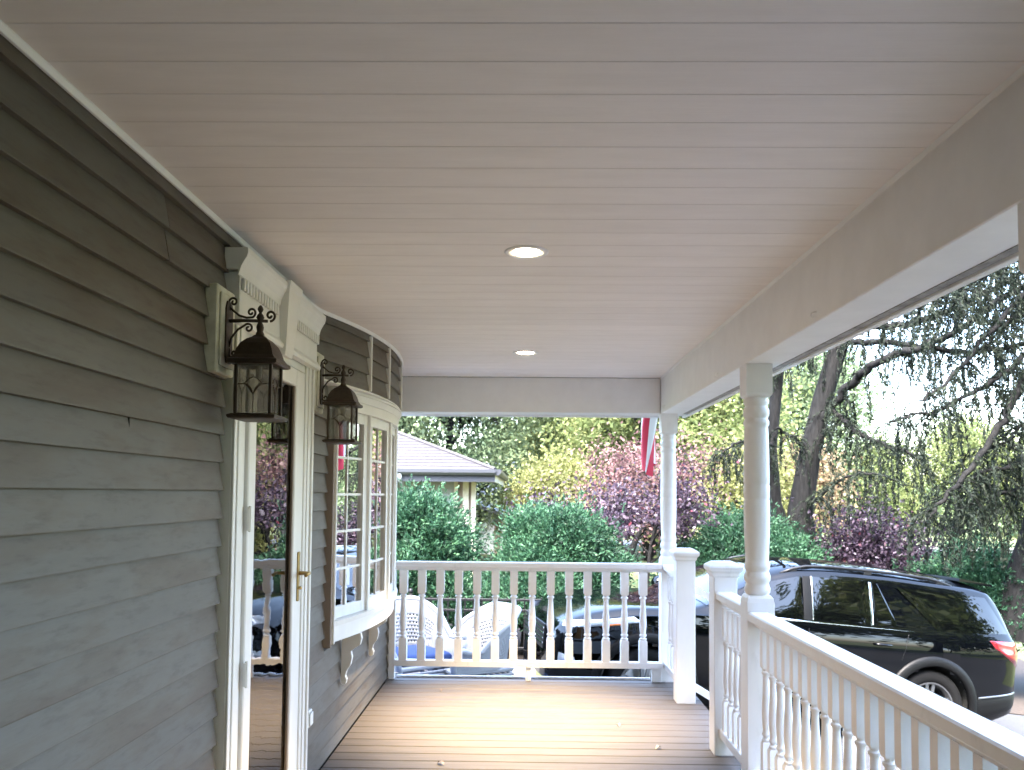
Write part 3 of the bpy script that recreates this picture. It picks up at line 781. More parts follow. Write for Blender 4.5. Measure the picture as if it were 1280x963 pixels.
# ------------------------------------------------------------------ stairs
def build_stairs():
    n = 4; rise = .165; run = .28
    s = thing('porch_stairs', 'wooden steps going down from the porch between the newel posts', 'stairs', (1.8, 5.4, -.8))
    for k in range(n):
        x0 = 1.30 + k * run; z = -rise * (k + 1)
        box('tread', 'deck_board', s, x0, x0 + run + .02, 4.99, 5.99, z - .03, z)
        box('riser', 'white_paint', s, x0 - .001 + .003, x0 + .018, 5.0, 5.98, z + .002, z + rise - .032)
    for y in (4.955, 5.993):
        p = [(1.30, -.03), (1.30 + n * run, -.03 - rise * n), (1.30 + n * run, -.30 - rise * n), (1.30, -.32)]
        MB().prism([(a, b) for a, b in p], 'y', y, y + .033).build('stringer', 'white_paint', s)
    for y, lab in ((6.075, 'sloping white stair railing running down from the far newel post'), (4.90, 'sloping white stair railing running down from the near newel post')):
        t = thing('stair_railing', lab, 'railing', (1.8, y, -.4), 0, 'stair railings')
        sl = -.59; L = n * run - .03; x0 = 1.243
        def slab(name, zt, hh, w_):
            q = [(x0, zt - hh), (x0 + L, zt - hh + sl * L), (x0 + L, zt + sl * L), (x0, zt)]
            MB().prism(q, 'y', y - w_, y + w_).build(name, 'rail_paint', t)
        slab('top_rail', .845, .055, .04); slab('bottom_rail', .135, .055, .028)
        me = baluster_data(.042, 0, .625, 'baluster_stair')
        x = x0 + .14
        while x < x0 + L - .05:
            o = link('baluster', me, None, t); o.matrix_parent_inverse = Matrix.Translation(-t.location); o.location = (x, y, .135 + sl * (x - x0)); x += .135
        e = x0 + L
        MB().cbox(e, e + .11, y - .055, y + .055, gz(e, y) - .05, .90 + sl * L, .003).build('bottom_newel', 'rail_paint', t)
        MB().squares([(.06, 0), (.078, .03), (.078, .045), (.04, .07)], (e + .055, y, .90 + sl * L)).build('newel_cap', 'rail_paint', t)
build_stairs()

# ------------------------------------------------------------------ flag on the far corner
def build_flag():
    t = thing('flag', 'striped red and white flag hanging limp beside the far corner post', 'flag', (1.20, 6.98, 2.35))
    A, B = Vector((1.24, 6.975, 2.68)), Vector((.96, 7.95, 3.51))
    MB().tube([A, B], .012, 8).build('pole', 'white_paint', t, True)
    MB().lathe([(.012, 0), (.024, .02), (.024, .035), (.006, .055)], tuple(B), 10).build('finial', 'brass', t, True)
    # limp cloth: hoist runs along the pole, fly hangs down gathered
    H, Lf = 13, 34
    v = []; f = []; mi = []
    h0, h1 = .14, .80
    for j in range(H * 2 + 1):
        s = j / (H * 2); top = A.lerp(B, h0 + (h1 - h0) * s)
        for i in range(Lf + 1):
            u = i / Lf; drop = 1.20 * u
            g = min(1, u * 1.5)
            gather = .30 + .70 * (1 - g) ** 1.6
            c = A.lerp(B, h0 + .16)
            y = c.y + (top.y - c.y) * gather; x = c.x + (top.x - c.x) * gather
            x += (.045 * math.sin(s * 15 + u * 2.2) + .02 * math.sin(s * 31 - u * 3)) * (.25 + g) - .09 * u * (1 - s)
            y += .05 * math.cos(s * 15 + u * 1.5) * g
            z = top.z - drop + (c.z - top.z) * .45 * g
            v.append((x, y, z))
    n = Lf + 1
    for j in range(H * 2):
        for i in range(Lf):
            f.append((j * n + i, j * n + i + 1, (j + 1) * n + i + 1, (j + 1) * n + i))
            stripe = (j // 2) % 2
            mi.append(2 if (j >= 12 and i < 14) else stripe)
    me = mesh_data('cloth', v, f, True)
    for k in ('flag_red', 'flag_white', 'flag_blue'): me.materials.append(MATS[k])
    me.polygons.foreach_set('material_index', mi)
    link('cloth', me, None, t)
build_flag()

# ------------------------------------------------------------------ black SUV on the driveway
def interp(tab, x):
    if x <= tab[0][0]: return tab[0][1]
    for (a, p), (b, q) in zip(tab, tab[1:]):
        if x <= b:
            t = (x - a) / (b - a); return p + (q - p) * t
    return tab[-1][1]
def sinterp(tab, x):          # smooth interpolation
    xs = np.array([a for a, _ in tab]); ys = np.array([b for _, b in tab])
    k = int(np.clip(np.searchsorted(xs, x) - 1, 0, len(xs) - 2))
    def m(i):
        if i <= 0: return (ys[1] - ys[0]) / (xs[1] - xs[0])
        if i >= len(xs) - 1: return (ys[-1] - ys[-2]) / (xs[-1] - xs[-2])
        a = (ys[i] - ys[i - 1]) / (xs[i] - xs[i - 1]); b = (ys[i + 1] - ys[i]) / (xs[i + 1] - xs[i])
        return 0 if a * b <= 0 else 2 * a * b / (a + b)
    h = xs[k + 1] - xs[k]; t = min(max((x - xs[k]) / h, 0), 1)
    return ((2 * t**3 - 3 * t**2 + 1) * ys[k] + (t**3 - 2 * t**2 + t) * h * m(k) + (-2 * t**3 + 3 * t**2) * ys[k + 1] + (t**3 - t**2) * h * m(k + 1))
TOP = [(0, .90), (.02, 1.0), (.05, 1.12), (.09, 1.215), (.19, 1.44), (.29, 1.625), (.36, 1.68), (.55, 1.705), (1.1, 1.735), (1.6, 1.752), (2.1, 1.752), (2.5, 1.728), (2.82, 1.655), (3.22, 1.455), (3.57, 1.255), (3.76, 1.212), (4.3, 1.165), (4.6, 1.10), (4.82, 1.01), (4.94, .92), (5.01, .80), (5.05, .62)]
WID = [(0, .70), (.03, .80), (.08, .875), (.18, .93), (.35, .96), (.8, .982), (1.4, .985), (3.6, .985), (4.1, .978), (4.45, .955), (4.70, .905), (4.86, .83), (4.96, .73), (5.02, .60), (5.05, .46)]
BOT = [(0, .46), (.1, .36), (.4, .27), (4.5, .25), (4.85, .27), (5.05, .36)]
def car_sec(u):
    top = sinterp(TOP, u); w_ = sinterp(WID, u); bot = interp(BOT, u)
    g = min(max((top - 1.20) / .45, 0), 1)
    zb = min(1.13, top - .10 + .02 * g)
    zr = top - (.055 + .07 * g)
    wr = w_ - (.085 + .135 * g)
    return top, w_, bot, g, zb, zr, wr
def half(u, z):
    top, w_, bot, g, zb, zr, wr = car_sec(u)
    if z <= zb:
        d = (z - .78) / .45
        crease = .012 * math.exp(-((z - .98) / .05) ** 2)
        return w_ * (1 - .035 * d * d) + crease - .012
    if z <= zr:
        t = (z - zb) / max(zr - zb, 1e-4)
        a = half(u, zb - 1e-5) - .012
        return a + (wr - a) * (t ** 1.15)
    return wr
def section(u):
    top, w_, bot, g, zb, zr, wr = car_sec(u)
    p = [(0, bot + .01), (.5 * w_, bot), (w_ * .9, bot + .005)]
    for i in range(12): 
        z = bot + .04 + (zb - bot - .04) * i / 11; p.append((half(u, z), z))
    for i in range(1, 9):
        z = zb + (zr - zb) * i / 8; p.append((half(u, z), z))
    for i in range(1, 9):
        a = math.pi / 2 * i / 8; e = .95
        p.append((wr * math.cos(a) ** (1.0 if i < 8 else 1) if i < 8 else 0, zr + (top - zr) * math.sin(a) ** e))
    return p
def build_car():
    o, head, pit = (4.98, 9.634, -1.141), -.18707, .09833
    fw = Vector((-math.cos(head) * math.cos(pit), math.sin(head) * math.cos(pit), math.sin(pit)))
    lf = Vector((-math.sin(head), -math.cos(head), 0)); up = fw.cross(lf)
    car = thing('parked_car', 'glossy black SUV with roof rails parked on the driveway', 'car')
    car.matrix_world = Matrix(((fw.x, lf.x, up.x, o[0]), (fw.y, lf.y, up.y, o[1]), (fw.z, lf.z, up.z, o[2]), (0, 0, 0, 1)))
    def cb(mb, name, m, parent=car, smooth=True, ang=None):
        ob = mb.build(name, m, parent, smooth, False)
        if ang: smooth_angle(ob, ang)
        return ob
    WH = (1.10, 4.13); WR = .39
    us = sorted(set([0, .012, .03, .05, .075, .1, .14, .18, .22, .26, .3, .34, .38, .42, .46, .5, .56] + [round(.62 + .06 * i, 3) for i in range(72)] + [4.92, 4.95, 4.975, 5.0, 5.02, 5.035, 5.045, 5.05]))
    us = [u for u in us if u <= 5.05]
    v = []; f = []; K = None
    for u in us:
        p = section(u); ring = [(u, y, z) for y, z in p] + [(u, -y, z) for y, z in p[-2:0:-1]]
        K = len(ring); v += ring
    def arch(c): return any(math.hypot(c[0] - wu, c[2] - WR) < .445 and abs(c[1]) > .55 and c[2] < .86 for wu in WH)
    for i in range(len(us) - 1):
        for k in range(K):
            q = (i * K + k, i * K + (k + 1) % K, (i + 1) * K + (k + 1) % K, (i + 1) * K + k)
            c = [sum(v[a][d] for a in q) / 4 for d in range(3)]
            if not arch(c): f.append(q)
    f.append(tuple(range(K))); f.append(tuple(range(len(v) - 1, len(v) - 1 - K, -1)))
    body = cb((lambda m: (m.add(v, f), m)[1])(MB()), 'body', 'car_paint', ang=50)
    def panel(name, m, corners, off=.004, side=1, nu=14, nz=6, parent=car, tilt=0.0):
        """bilinear patch in (u, z) laid on the side of the body: corners rear-bottom, front-bottom, front-top, rear-top"""
        a, b, c, d = corners; vv = []; ff = []
        for j in range(nz + 1):
            tz = j / nz
            for i in range(nu + 1):
                s = i / nu
                u = (a[0] * (1 - s) + b[0] * s) * (1 - tz) + (d[0] * (1 - s) + c[0] * s) * tz
                z = (a[1] * (1 - s) + b[1] * s) * (1 - tz) + (d[1] * (1 - s) + c[1] * s) * tz
                edge = min(s, 1 - s, tz, 1 - tz) * 12
                vv.append((u, side * (half(u, z) + off * min(1, edge + .0) + (.0015 if off > 0 else 0) + tilt * tz), z))
        n = nu + 1
        for j in range(nz):
            for i in range(nu):
                q = (j * n + i, j * n + i + 1, (j + 1) * n + i + 1, (j + 1) * n + i); ff.append(q if side < 0 else q[::-1])
        return cb((lambda mm: (mm.add(vv, ff), mm)[1])(MB()), name, m, parent)
    for sd in (1, -1):
        front = panel('side_window', 'car_glass', [(2.56, 1.165), (3.48, 1.18), (2.90, 1.50), (2.54, 1.592)], .004, sd, tilt=.022)
        rear = panel('side_window', 'car_glass', [(1.82, 1.160), (2.44, 1.163), (2.42, 1.597), (1.80, 1.597)], .004, sd, tilt=.022)
        panel('quarter_light', 'car_glass', [(1.50, 1.165), (1.785, 1.160), (1.768, 1.595), (1.70, 1.59)], .004, sd, tilt=.022)
        panel('rear_quarter_window', 'car_glass', [(.20, 1.20), (1.06, 1.175), (1.48, 1.575), (.42, 1.548)], .004, sd, 18, tilt=.016)
        panel('pillar_trim', 'car_plastic', [(2.455, 1.16), (2.545, 1.16), (2.525, 1.593), (2.435, 1.597)], .003, sd, 4, tilt=.022)
        for nm, q in (('belt_chrome', [(1.10, 1.137), (3.52, 1.152), (3.52, 1.176), (1.10, 1.160)]), ):
            panel(nm, 'chrome', q, .006, sd, 40, 2)
        panel('window_divider', 'chrome', [(1.787, 1.16), (1.815, 1.16), (1.797, 1.598), (1.77, 1.595)], .006, sd, 2, tilt=.022)
        panel('window_divider', 'chrome', [(2.440, 1.163), (2.452, 1.163), (2.432, 1.597), (2.42, 1.597)], .007, sd, 2, tilt=.022)
        # rear door shut lines as thin dark grooves
        for q in ([(2.495, .50), (2.50, .50), (2.50, 1.14), (2.495, 1.14)], [(1.47, .86), (1.475, .86), (1.40, 1.14), (1.395, 1.14)], [(3.72, .45), (3.725, .45), (3.76, 1.13), (3.755, 1.13)]):
            panel('shut_line', 'black_iron', q, .0018, sd, 2, 12)
        panel('tail_lamp', 'lens_red', [(.12, 1.02), (.035, .82), (.035, 1.115), (.46, 1.130)][0:0] or [(.035, .84), (.40, 1.05), (.46, 1.125), (.035, 1.125)], .014, sd, 12, 8)
        panel('head_lamp', 'lens_clear', [(4.22, 1.015), (4.93, .885), (4.93, .945), (4.30, 1.06)], .012, sd, 18, 5)
        panel('turn_signal', 'lens_amber', [(4.40, .975), (4.60, .935), (4.60, .962), (4.42, 1.0)], .016, sd, 6, 3)
        panel('sill_cladding', 'car_plastic', [(1.56, .27), (3.66, .27), (3.66, .45), (1.56, .45)], .012, sd, 20, 4)
        panel('bumper_cladding', 'car_plastic', [(.02, .46), (.66, .30), (.60, .52), (.02, .60)], .012, sd, 12, 5)
        panel('bumper_strip', 'alloy', [(.02, .60), (.57, .525), (.565, .545), (.02, .622)], .014, sd, 12, 2)
        panel('front_bumper_cladding', 'car_plastic', [(4.58, .28), (5.0, .34), (5.0, .52), (4.62, .52)], .010, sd, 10, 4)
        panel('fog_lamp', 'lens_clear', [(4.80, .56), (4.95, .55), (4.95, .64), (4.82, .62)], .012, sd, 5, 3)
        panel('fuel_door', 'car_paint', [(.82, .90), (1.02, .90), (1.02, 1.06), (.82, 1.06)], .0035, -1 if sd > 0 else 1, 4, 4) if sd < 0 else None
        for uh in (1.70, 2.82):
            hb = MB(); y0 = half(uh, .99) + .002
            hb.tube([(uh - .09, sd * y0, .995), (uh - .075, sd * (y0 + .03), 1.0), (uh + .075, sd * (y0 + .03), 1.002), (uh + .09, sd * y0, 1.0)], [.010, .013, .013, .010], 8)
            cb(hb, 'door_handle', 'car_paint')
        cb(MB().lathe([(.012, -.001), (.012, .001)], (1.625, sd * (half(1.62, 1.0) + .004), 1.0), 10), 'key_cover', 'chrome')
        # mirror
        um = 3.32; ym = half(um, 1.2)
        mm = MB(); mm.tube([(um, sd * (ym - .01), 1.17), (um + .02, sd * (ym + .08), 1.19)], [.022, .018], 8)
        cb(mm, 'mirror_arm', 'car_plastic')
        ms = MB(); ms.tube([(um + .02, sd * (ym + .06), 1.25), (um + .02, sd * (ym + .10), 1.25), (um + .02, sd * (ym + .20), 1.255), (um + .03, sd * (ym + .26), 1.26)], [.05, .085, .085, .045], 14)
        cb(ms, 'mirror', 'car_paint')
        # roof rails
        pts = [];
        for i in range(15):
            s = i / 14; u = .78 + 1.95 * s; t_ = car_sec(u)
            pts.append((u, sd * (t_[6] - .05), t_[5] + .035 + .045 * min(1, 9 * min(s, 1 - s))))
        cb(MB().tube(pts, .016, 8), 'roof_rail', 'black_iron')
        for i in (1, 7, 13):
            u, y, z = pts[i]; cb(MB().cbox(u - .04, u + .04, y - .013, y + .013, z - .06, z, .004), 'rail_foot', 'black_iron', car, False)
        # flares and wheels
        for wu in WH:
            fl = MB(); vv = []; ff = []; n = 30
            prof = [(.440, -.02), (.440, .020), (.455, .030), (.520, .022), (.535, .004), (.535, -.03)]
            for i in range(n + 1):
                a = math.pi * (-.06 + 1.12 * i / n)
                for (r, d) in prof:
                    u = wu + r * math.cos(a); z = max(.24, WR + r * 1.0 * math.sin(a))
                    vv.append((u, sd * (half(min(max(u, .05), 4.9), min(max(z, .4), 1.0)) + d), z))
            k = len(prof)
            for i in range(n):
                for j in range(k - 1): ff.append((i * k + j, i * k + j + 1, (i + 1) * k + j + 1, (i + 1) * k + j))
            fl.add(vv, ff); cb(fl, 'wheel_arch', 'car_plastic')
            wl = MB(); vv = []; ff = []
            for i in range(25):
                a = 2 * math.pi * i / 24
                for y in (.45, .965): vv.append((wu + .455 * math.cos(a), sd * y, max(.27, WR + .455 * math.sin(a))))
            for i in range(24): ff.append((i * 2, i * 2 + 1, i * 2 + 3, i * 2 + 2))
            wl.add(vv, ff); cb(wl, 'wheel_well', 'sheathing')
            # wheel
            def ring(prof, seg=40):
                vv = []; ff = []
                for (r, y) in prof:
                    for q in range(seg):
                        a = 2 * math.pi * q / seg; vv.append((wu + r * math.cos(a), sd * y, WR + r * math.sin(a)))
                for i in range(len(prof) - 1):
                    for q in range(seg): ff.append((i * seg + q, i * seg + (q + 1) % seg, (i + 1) * seg + (q + 1) % seg, (i + 1) * seg + q))
                return vv, ff
            ty = MB(); ty.add(*ring([(.262, .72), (.30, .70), (.37, .705), (.388, .73), (.39, .80), (.39, .88), (.385, .925), (.365, .950), (.31, .955), (.275, .945), (.262, .93)]))
            wheel = cb(ty, 'tyre', 'tyre')
            ri = MB(); ri.add(*ring([(.262, .72), (.262, .93), (.270, .940), (.268, .947), (.255, .945), (.238, .905), (.235, .75)]))
            for q in range(5):
                for dq in (-.15, .15):
                    a = 2 * math.pi * q / 5 + math.pi / 2; c1 = Vector((math.cos(a + dq * 2.2), 0, math.sin(a + dq * 2.2))); c2 = Vector((math.cos(a + dq), 0, math.sin(a + dq)))
                    pr_ = Vector((-math.sin(a), 0, math.cos(a))) * .018
                    P0 = Vector((wu, 0, WR)) + c1 * .05; P1 = Vector((wu, 0, WR)) + c2 * .252
                    q4 = [P0 - pr_, P1 - pr_, P1 + pr_, P0 + pr_]
                    ri.add([(p.x, sd * .925, p.z) for p in q4] + [(p.x, sd * .895, p.z) for p in q4], [(0, 1, 2, 3), (7, 6, 5, 4), (0, 4, 5, 1), (1, 5, 6, 2), (2, 6, 7, 3), (3, 7, 4, 0)])
            ri.add(*ring([(.001, .93), (.055, .928), (.062, .915), (.062, .88)], 20))
            cb(ri, 'rim', 'alloy', wheel, False)
            bd = MB(); bd.add(*ring([(.001, .80), (.19, .80), (.19, .78)], 24)); cb(bd, 'brake_disc', 'steel', wheel, False)
    # windscreen on the sloping top surface
    vv = []; ff = []; nu = 14
    for i in range(nu + 1):
        u = 2.88 + (3.55 - 2.88) * i / nu; top, w_, bot, g, zb, zr, wr = car_sec(u)
        for j in range(-8, 9):
            a = math.pi / 2 * (1 - abs(j) / 8 * .86)
            vv.append((u, math.copysign(wr * math.cos(a), j) if j else 0, zr + (top - zr) * math.sin(a) ** .95 + .006))
    for i in range(nu):
        for j in range(16): ff.append((i * 17 + j, (i + 1) * 17 + j, (i + 1) * 17 + j + 1, i * 17 + j + 1))
    cb((lambda mm: (mm.add(vv, ff), mm)[1])(MB()), 'windscreen', 'car_glass')
    vv = []; ff = []
    for i in range(9):
        u = .11 + (.30 - .11) * i / 8; top, w_, bot, g, zb, zr, wr = car_sec(u)
        for j in range(-8, 9):
            a = math.pi / 2 * (1 - abs(j) / 8 * .85); vv.append((u, math.copysign(wr * math.cos(a), j) if j else 0, zr + (top - zr) * math.sin(a) ** .95 + .006))
    for i in range(8):
        for j in range(16): ff.append((i * 17 + j, (i + 1) * 17 + j, (i + 1) * 17 + j + 1, i * 17 + j + 1))
    cb((lambda mm: (mm.add(vv, ff), mm)[1])(MB()), 'rear_window', 'car_glass')
    # spoiler, grille, plate
    sp = MB(); sp.prism([(-.02 + .28, 1.655), (.30, 1.69), (.62, 1.712), (.62, 1.690), (.46, 1.66), (.30, 1.64)][:6], 'y', -.66, .66)
    sp2 = MB(); 
    for (ya, yb) in ((-.66, .66),):
        sp2.add([(.24, ya, 1.665), (.25, ya, 1.690), (.62, ya + .03, 1.722), (.62, ya + .03, 1.69), (.24, yb, 1.665), (.25, yb, 1.690), (.62, yb - .03, 1.722), (.62, yb - .03, 1.69)], [(0, 1, 2, 3), (7, 6, 5, 4), (0, 4, 5, 1), (1, 5, 6, 2), (2, 6, 7, 3), (3, 7, 4, 0)])
    cb(sp2, 'spoiler', 'car_paint', car, False)
    gr = MB(); gr.cbox(5.035, 5.056, -.50, .50, .62, .86, .004); cb(gr, 'grille', 'black_iron', car, False)
    for z in (.67, .72, .77, .82): cb(MB().cbox(5.055, 5.064, -.48, .48, z - .008, z + .008, .003), 'grille_bar', 'chrome', car, False)
build_car()

# ------------------------------------------------------------------ wicker chairs, rug, fence
def build_chair(label, loc, rz, cushion):
    t = thing('wicker_chair', label, 'chair', (0, 0, 0), 0, 'white wicker chairs on the patio')
    # local: faces -y, seat centre at origin
    n = 120; hz = 30; v = []; f = []
    def plan(a, flare):      # a in [0,1] round from one arm front over the back to the other
        th = -math.pi * .5 + a * 2 * math.pi * .5
        if a < .25: s = a / .25; return (-.30 - flare, -.30 + .42 * s)
        if a > .75: s = (1 - a) / .25; return (.30 + flare, -.30 + .42 * s)
        th = math.pi - (a - .25) / .5 * math.pi
        return ((.30 + flare) * math.cos(th), .12 + (.22 + flare * 1.2) * math.sin(th))
    def rim(a):
        d = abs(a - .5) * 2
        return .98 - .36 * min(1, max(0, (d - .22) / .5)) ** 1.2 * (1.0) + (.02 if d > .9 else 0)
    for i in range(n + 1):
        a = i / n
        for j in range(hz + 1):
            s = j / hz; z = .40 + (rim(a) - .40) * s; x, y = plan(a, .10 * s ** 1.5)
            v.append((x, y, z))
    m_ = hz + 1
    for i in range(n):
        for j in range(hz):
            hole = 7 <= j <= 21 and j % 2 == 1 and (i + j // 2) % 2 == 0 and 34 <= i <= 86
            if not hole: f.append((i * m_ + j, (i + 1) * m_ + j, (i + 1) * m_ + j + 1, i * m_ + j + 1))
    sh = link('back_shell', mesh_data('back_shell', v, f, True), 'wicker', t)
    md = sh.modifiers.new('thickness', 'SOLIDIFY'); md.thickness = .022; md.offset = 0
    MB().tube([(*plan(i / n, .11), rim(i / n)) for i in range(n + 1)], .030, 8).build('rolled_rim', 'wicker', t, True)
    for sx in (-1, 1):
        MB().tube([(sx * .40, -.30, .615), (sx * .38, -.325, .55), (sx * .33, -.32, .47), (sx * .31, -.30, .40)], [.035, .034, .03, .028], 8).build('arm_front', 'wicker', t, True)
    MB().cbox(-.31, .31, -.31, .33, .375, .42, .012).build('seat', 'wicker', t)
    sk = MB()
    for k in range(5):
        z = .21 + k * .034
        sk.tube([(-.30, -.305, z), (0, -.315, z), (.30, -.305, z)], .015, 6); sk.tube([(-.305, -.30, z), (-.305, .30, z)], .015, 6); sk.tube([(.305, -.30, z), (.305, .30, z)], .015, 6); sk.tube([(-.30, .32, z), (.30, .32, z)], .015, 6)
    sk.build('woven_skirt', 'wicker', t, True)
    for sx in (-1, 1):
        for sy in (-1, 1): MB().tube([(sx * .29, sy * .29, .38), (sx * .30, sy * .30, .2), (sx * .315, sy * .315, 0)], [.024, .022, .018], 8).build('leg', 'wicker', t, True)
    t.location = loc; t.rotation_euler = (0, 0, rz); t.scale = (1, 1, .94)
    if cushion:
        c = MB().squares([(.25, 0), (.275, .02), (.28, .05), (.26, .08), (.2, .095)]).build('seat_cushion', 'cushion_blue')
        tag(smooth_angle(c, 60), 'blue cushion on the seat of the left wicker chair', 'cushion'); c.location = (loc[0], loc[1], loc[2] + .398); c.rotation_euler = (0, 0, rz)
    return t
build_chair('white wicker armchair beside the house corner, holding a blue cushion', (-1.08, 8.05, gz(-1.08, 8.05) + .014), R(38), True)
build_chair('white wicker armchair nearer the fence, right of the other', (-.52, 8.15, gz(-.52, 8.15) + .014), R(-62), False)
def rug():
    n = 10; x0, x1, y0, y1 = -1.9, -.55, 7.3, 8.9; v = []; f = []
    for dz in (.016, .024):
        for j in range(n + 1):
            for i in range(n + 1):
                x = x0 + (x1 - x0) * i / n; y = y0 + (y1 - y0) * j / n; v.append((x, y, gz(x, y) + dz))
    m_ = n + 1; K = m_ * m_
    for j in range(n):
        for i in range(n):
            q = (j * m_ + i, j * m_ + i + 1, (j + 1) * m_ + i + 1, (j + 1) * m_ + i); f += [tuple(reversed(q)), tuple(a + K for a in q)]
    for i in range(n):
        for a, b in ((i, i + 1), (n * m_ + i + 1, n * m_ + i), ((i + 1) * m_, i * m_), (i * m_ + n, (i + 1) * m_ + n)): f.append((a, b, b + K, a + K))
    tag(link('patio_rug', mesh_data('patio_rug', v, f), 'rug_weave'), 'blue patterned rug on the patio under the wicker chairs', 'rug')
rug()
def fence():
    x0, x1, y = -3.4, .55, 10.25
    t = thing('iron_fence', 'low black metal picket fence in front of the evergreens', 'fence', ((x0 + x1) / 2, y, -.6))
    top = .20
    for z in (top - .03, top - .16, -.42): MB().cbox(x0, x1, y - .016, y + .016, z, z + .03, .003).build('rail', 'black_iron', t)
    me = MB().cbox(-.009, .009, -.009, .009, 0, .86, .002).data('picket'); me.materials.append(MATS['black_iron'])
    x = x0 + .05
    while x < x1:
        o = link('picket', me, None, t); o.location = (x, y, -.64); x += .105
    for x in (x0, -1.4, x1): 
        MB().cbox(x - .03, x + .03, y - .03, y + .03, gz(x, y) - .1, top + .05, .004).build('post', 'black_iron', t)
        MB().lathe([(.02, 0), (.035, .03), (.02, .06), (.004, .07)], (x, y, top + .05), 10).build('finial', 'black_iron', t, True)
fence()

# ------------------------------------------------------------------ neighbouring buildings
def build_neighbour():
    h = thing('neighbour_house', 'grey sided neighbour house with purple-grey hip roof behind the evergreens', 'house', (-6, 21, -.7))
    y0, xr, z0, z1 = 17.8, -1.08, -.75, 1.86
    MB().box(-12, xr - .02, y0 + .02, 18.6, z0 - .3, z1).build('wall_core', 'neighbour_siding', h)
    MB().box(-12, -1.95, 18.602, 27, z0 - .3, z1).build('rear_wall_core', 'neighbour_siding', h)
    me = MB().prism([(y0 - .022, 0), (y0 - .006, .245), (y0 + .015, .245), (y0 + .015, 0)], 'x', -12, -1.52).data('siding_board'); me.materials.append(MATS['neighbour_siding'])
    k = 0
    while z0 + .235 * k < z1 - .1:
        o = link('siding_board', me, None, h); o.location = (0, 0, z0 + .235 * k); k += 1
    fr = MB()
    for (a, b) in ((-1.52, -1.44), (-1.33, -1.20), (-1.15, -1.05)): fr.cbox(a, b, y0 - .06, y0 + .02, z0, 1.80, .005)
    fr.cbox(-1.54, -1.04, y0 - .07, y0 + .02, 1.78, z1, .005)
    wn = fr.build('corner_window', 'trim_cream', h)
    for (a, b) in ((-1.44, -1.33), (-1.20, -1.15)): MB().box(a, b, y0 - .02, y0 - .01, .2, 1.78).build('pane', 'window_tan', wn)
    ex, ey, ez = -.62, 17.15, 1.98
    p = .385; W_, D = 5.6, 5.6
    # hip roof, each course a sub-part
    v = [(-13, ey, ez), (ex, ey, ez), (ex, ey + 2 * D, ez), (-13, ey + 2 * D, ez), (ex - D, ey + D, ez + p * D), (-13, ey + D, ez + p * D)]
    rf = link('roof', mesh_data('roof', v, [(0, 1, 4, 5), (1, 2, 4), (2, 3, 5, 4), (0, 3, 2, 1), (0, 5, 3)]), 'roof_shingle', h)
    c = 0
    while c < 22:
        t0, t1 = c * .2, c * .2 + .2
        v = []
        for (t, lift) in ((t0, .022), (t1, .004)):
            v += [(-13, ey + t, ez + p * t + lift), (ex - t, ey + t, ez + p * t + lift)]
        v += [(-13, ey + t0, ez + p * t0), (ex - t0, ey + t0, ez + p * t0)]
        link('shingle_course', mesh_data('shingle_course', v, [(0, 1, 3, 2), (4, 5, 1, 0)]), 'roof_shingle', rf)
        c += 1
    MB().tube([(ex, ey, ez + .02), (ex - 5.5, ey + 5.5, ez + p * 5.5 + .03)], .05, 6).build('hip_cap', 'roof_shingle', rf)
    MB().prism([(ey - .11, ez + .02), (ey - .11, ez - .05), (ey - .07, ez - .10), (ey, ez - .10), (ey, ez + .02)], 'x', -13, ex + .02).build('gutter', 'gutter_grey', h)
    MB().prism([(ex + .02, ez + .02), (ex + .13, ez + .02), (ex + .13, ez - .05), (ex + .09, ez - .10), (ex + .02, ez - .10)], 'y', ey - .05, ey + 8).build('gutter', 'gutter_grey', h)
    MB().box(-13, ex, ey + .002, ey + .03, ez - .24, ez - .02).build('fascia', 'gutter_grey', h)
    MB().box(ex - .03, ex - .002, ey + .04, ey + 8, ez - .24, ez - .02).build('fascia', 'trim_cream', h)
    MB().box(-13, ex - .04, ey + .04, ey + 8, ez - .15, ez - .12).build('soffit', 'trim_cream', h)
    MB().tube([(-2.60, ey - .05, ez - .08), (-2.60, ey - .02, ez - .20), (-2.55, ey + .35, ez - .42), (-2.55, y0 - .08, ez - .55), (-2.55, y0 - .08, z0)], .045, 8).build('downspout', 'neighbour_siding', h, True)
    g = thing('garden_shed', 'small white shed with sloping grey roof behind the neighbour house', 'shed', (-1.9, 32, -.75))
    MB().prism([(-3.4, -1.2), (-.79, -1.2), (-.79, .66), (-3.4, 1.55)], 'y', 30.5, 34).build('wall', 'house_white', g)
    MB().prism([(-3.5, 1.60), (-.58, .60), (-.58, .72), (-3.5, 1.72)], 'y', 30.1, 34.4).build('roof', 'gutter_grey', g)
    MB().box(-1.1, -.88, 30.47, 30.51, -.75, .5).build('door', 'window_tan', g)
    MB().lathe([(.16, 0), (.16, .02)], (0, 0, 0), 16).build('vent', 'black_iron', g).matrix_local = Matrix.Translation(Vector((-1.62, 30.48, .55)) - g.location) @ Matrix.Rotation(math.pi / 2, 4, 'X')
    d = thing('distant_house', 'pale distant house with grey gable roof seen past the shed', 'house', (-1.2, 39, -.8))
    MB().box(-3.2, -.45, 38, 44, -1.2, 1.5).build('wall', 'house_white', d)
    MB().prism([(37.6, 1.45), (41, 3.1), (44.4, 1.45)], 'x', -3.5, -.4).build('roof', 'gutter_grey', d)
build_neighbour()

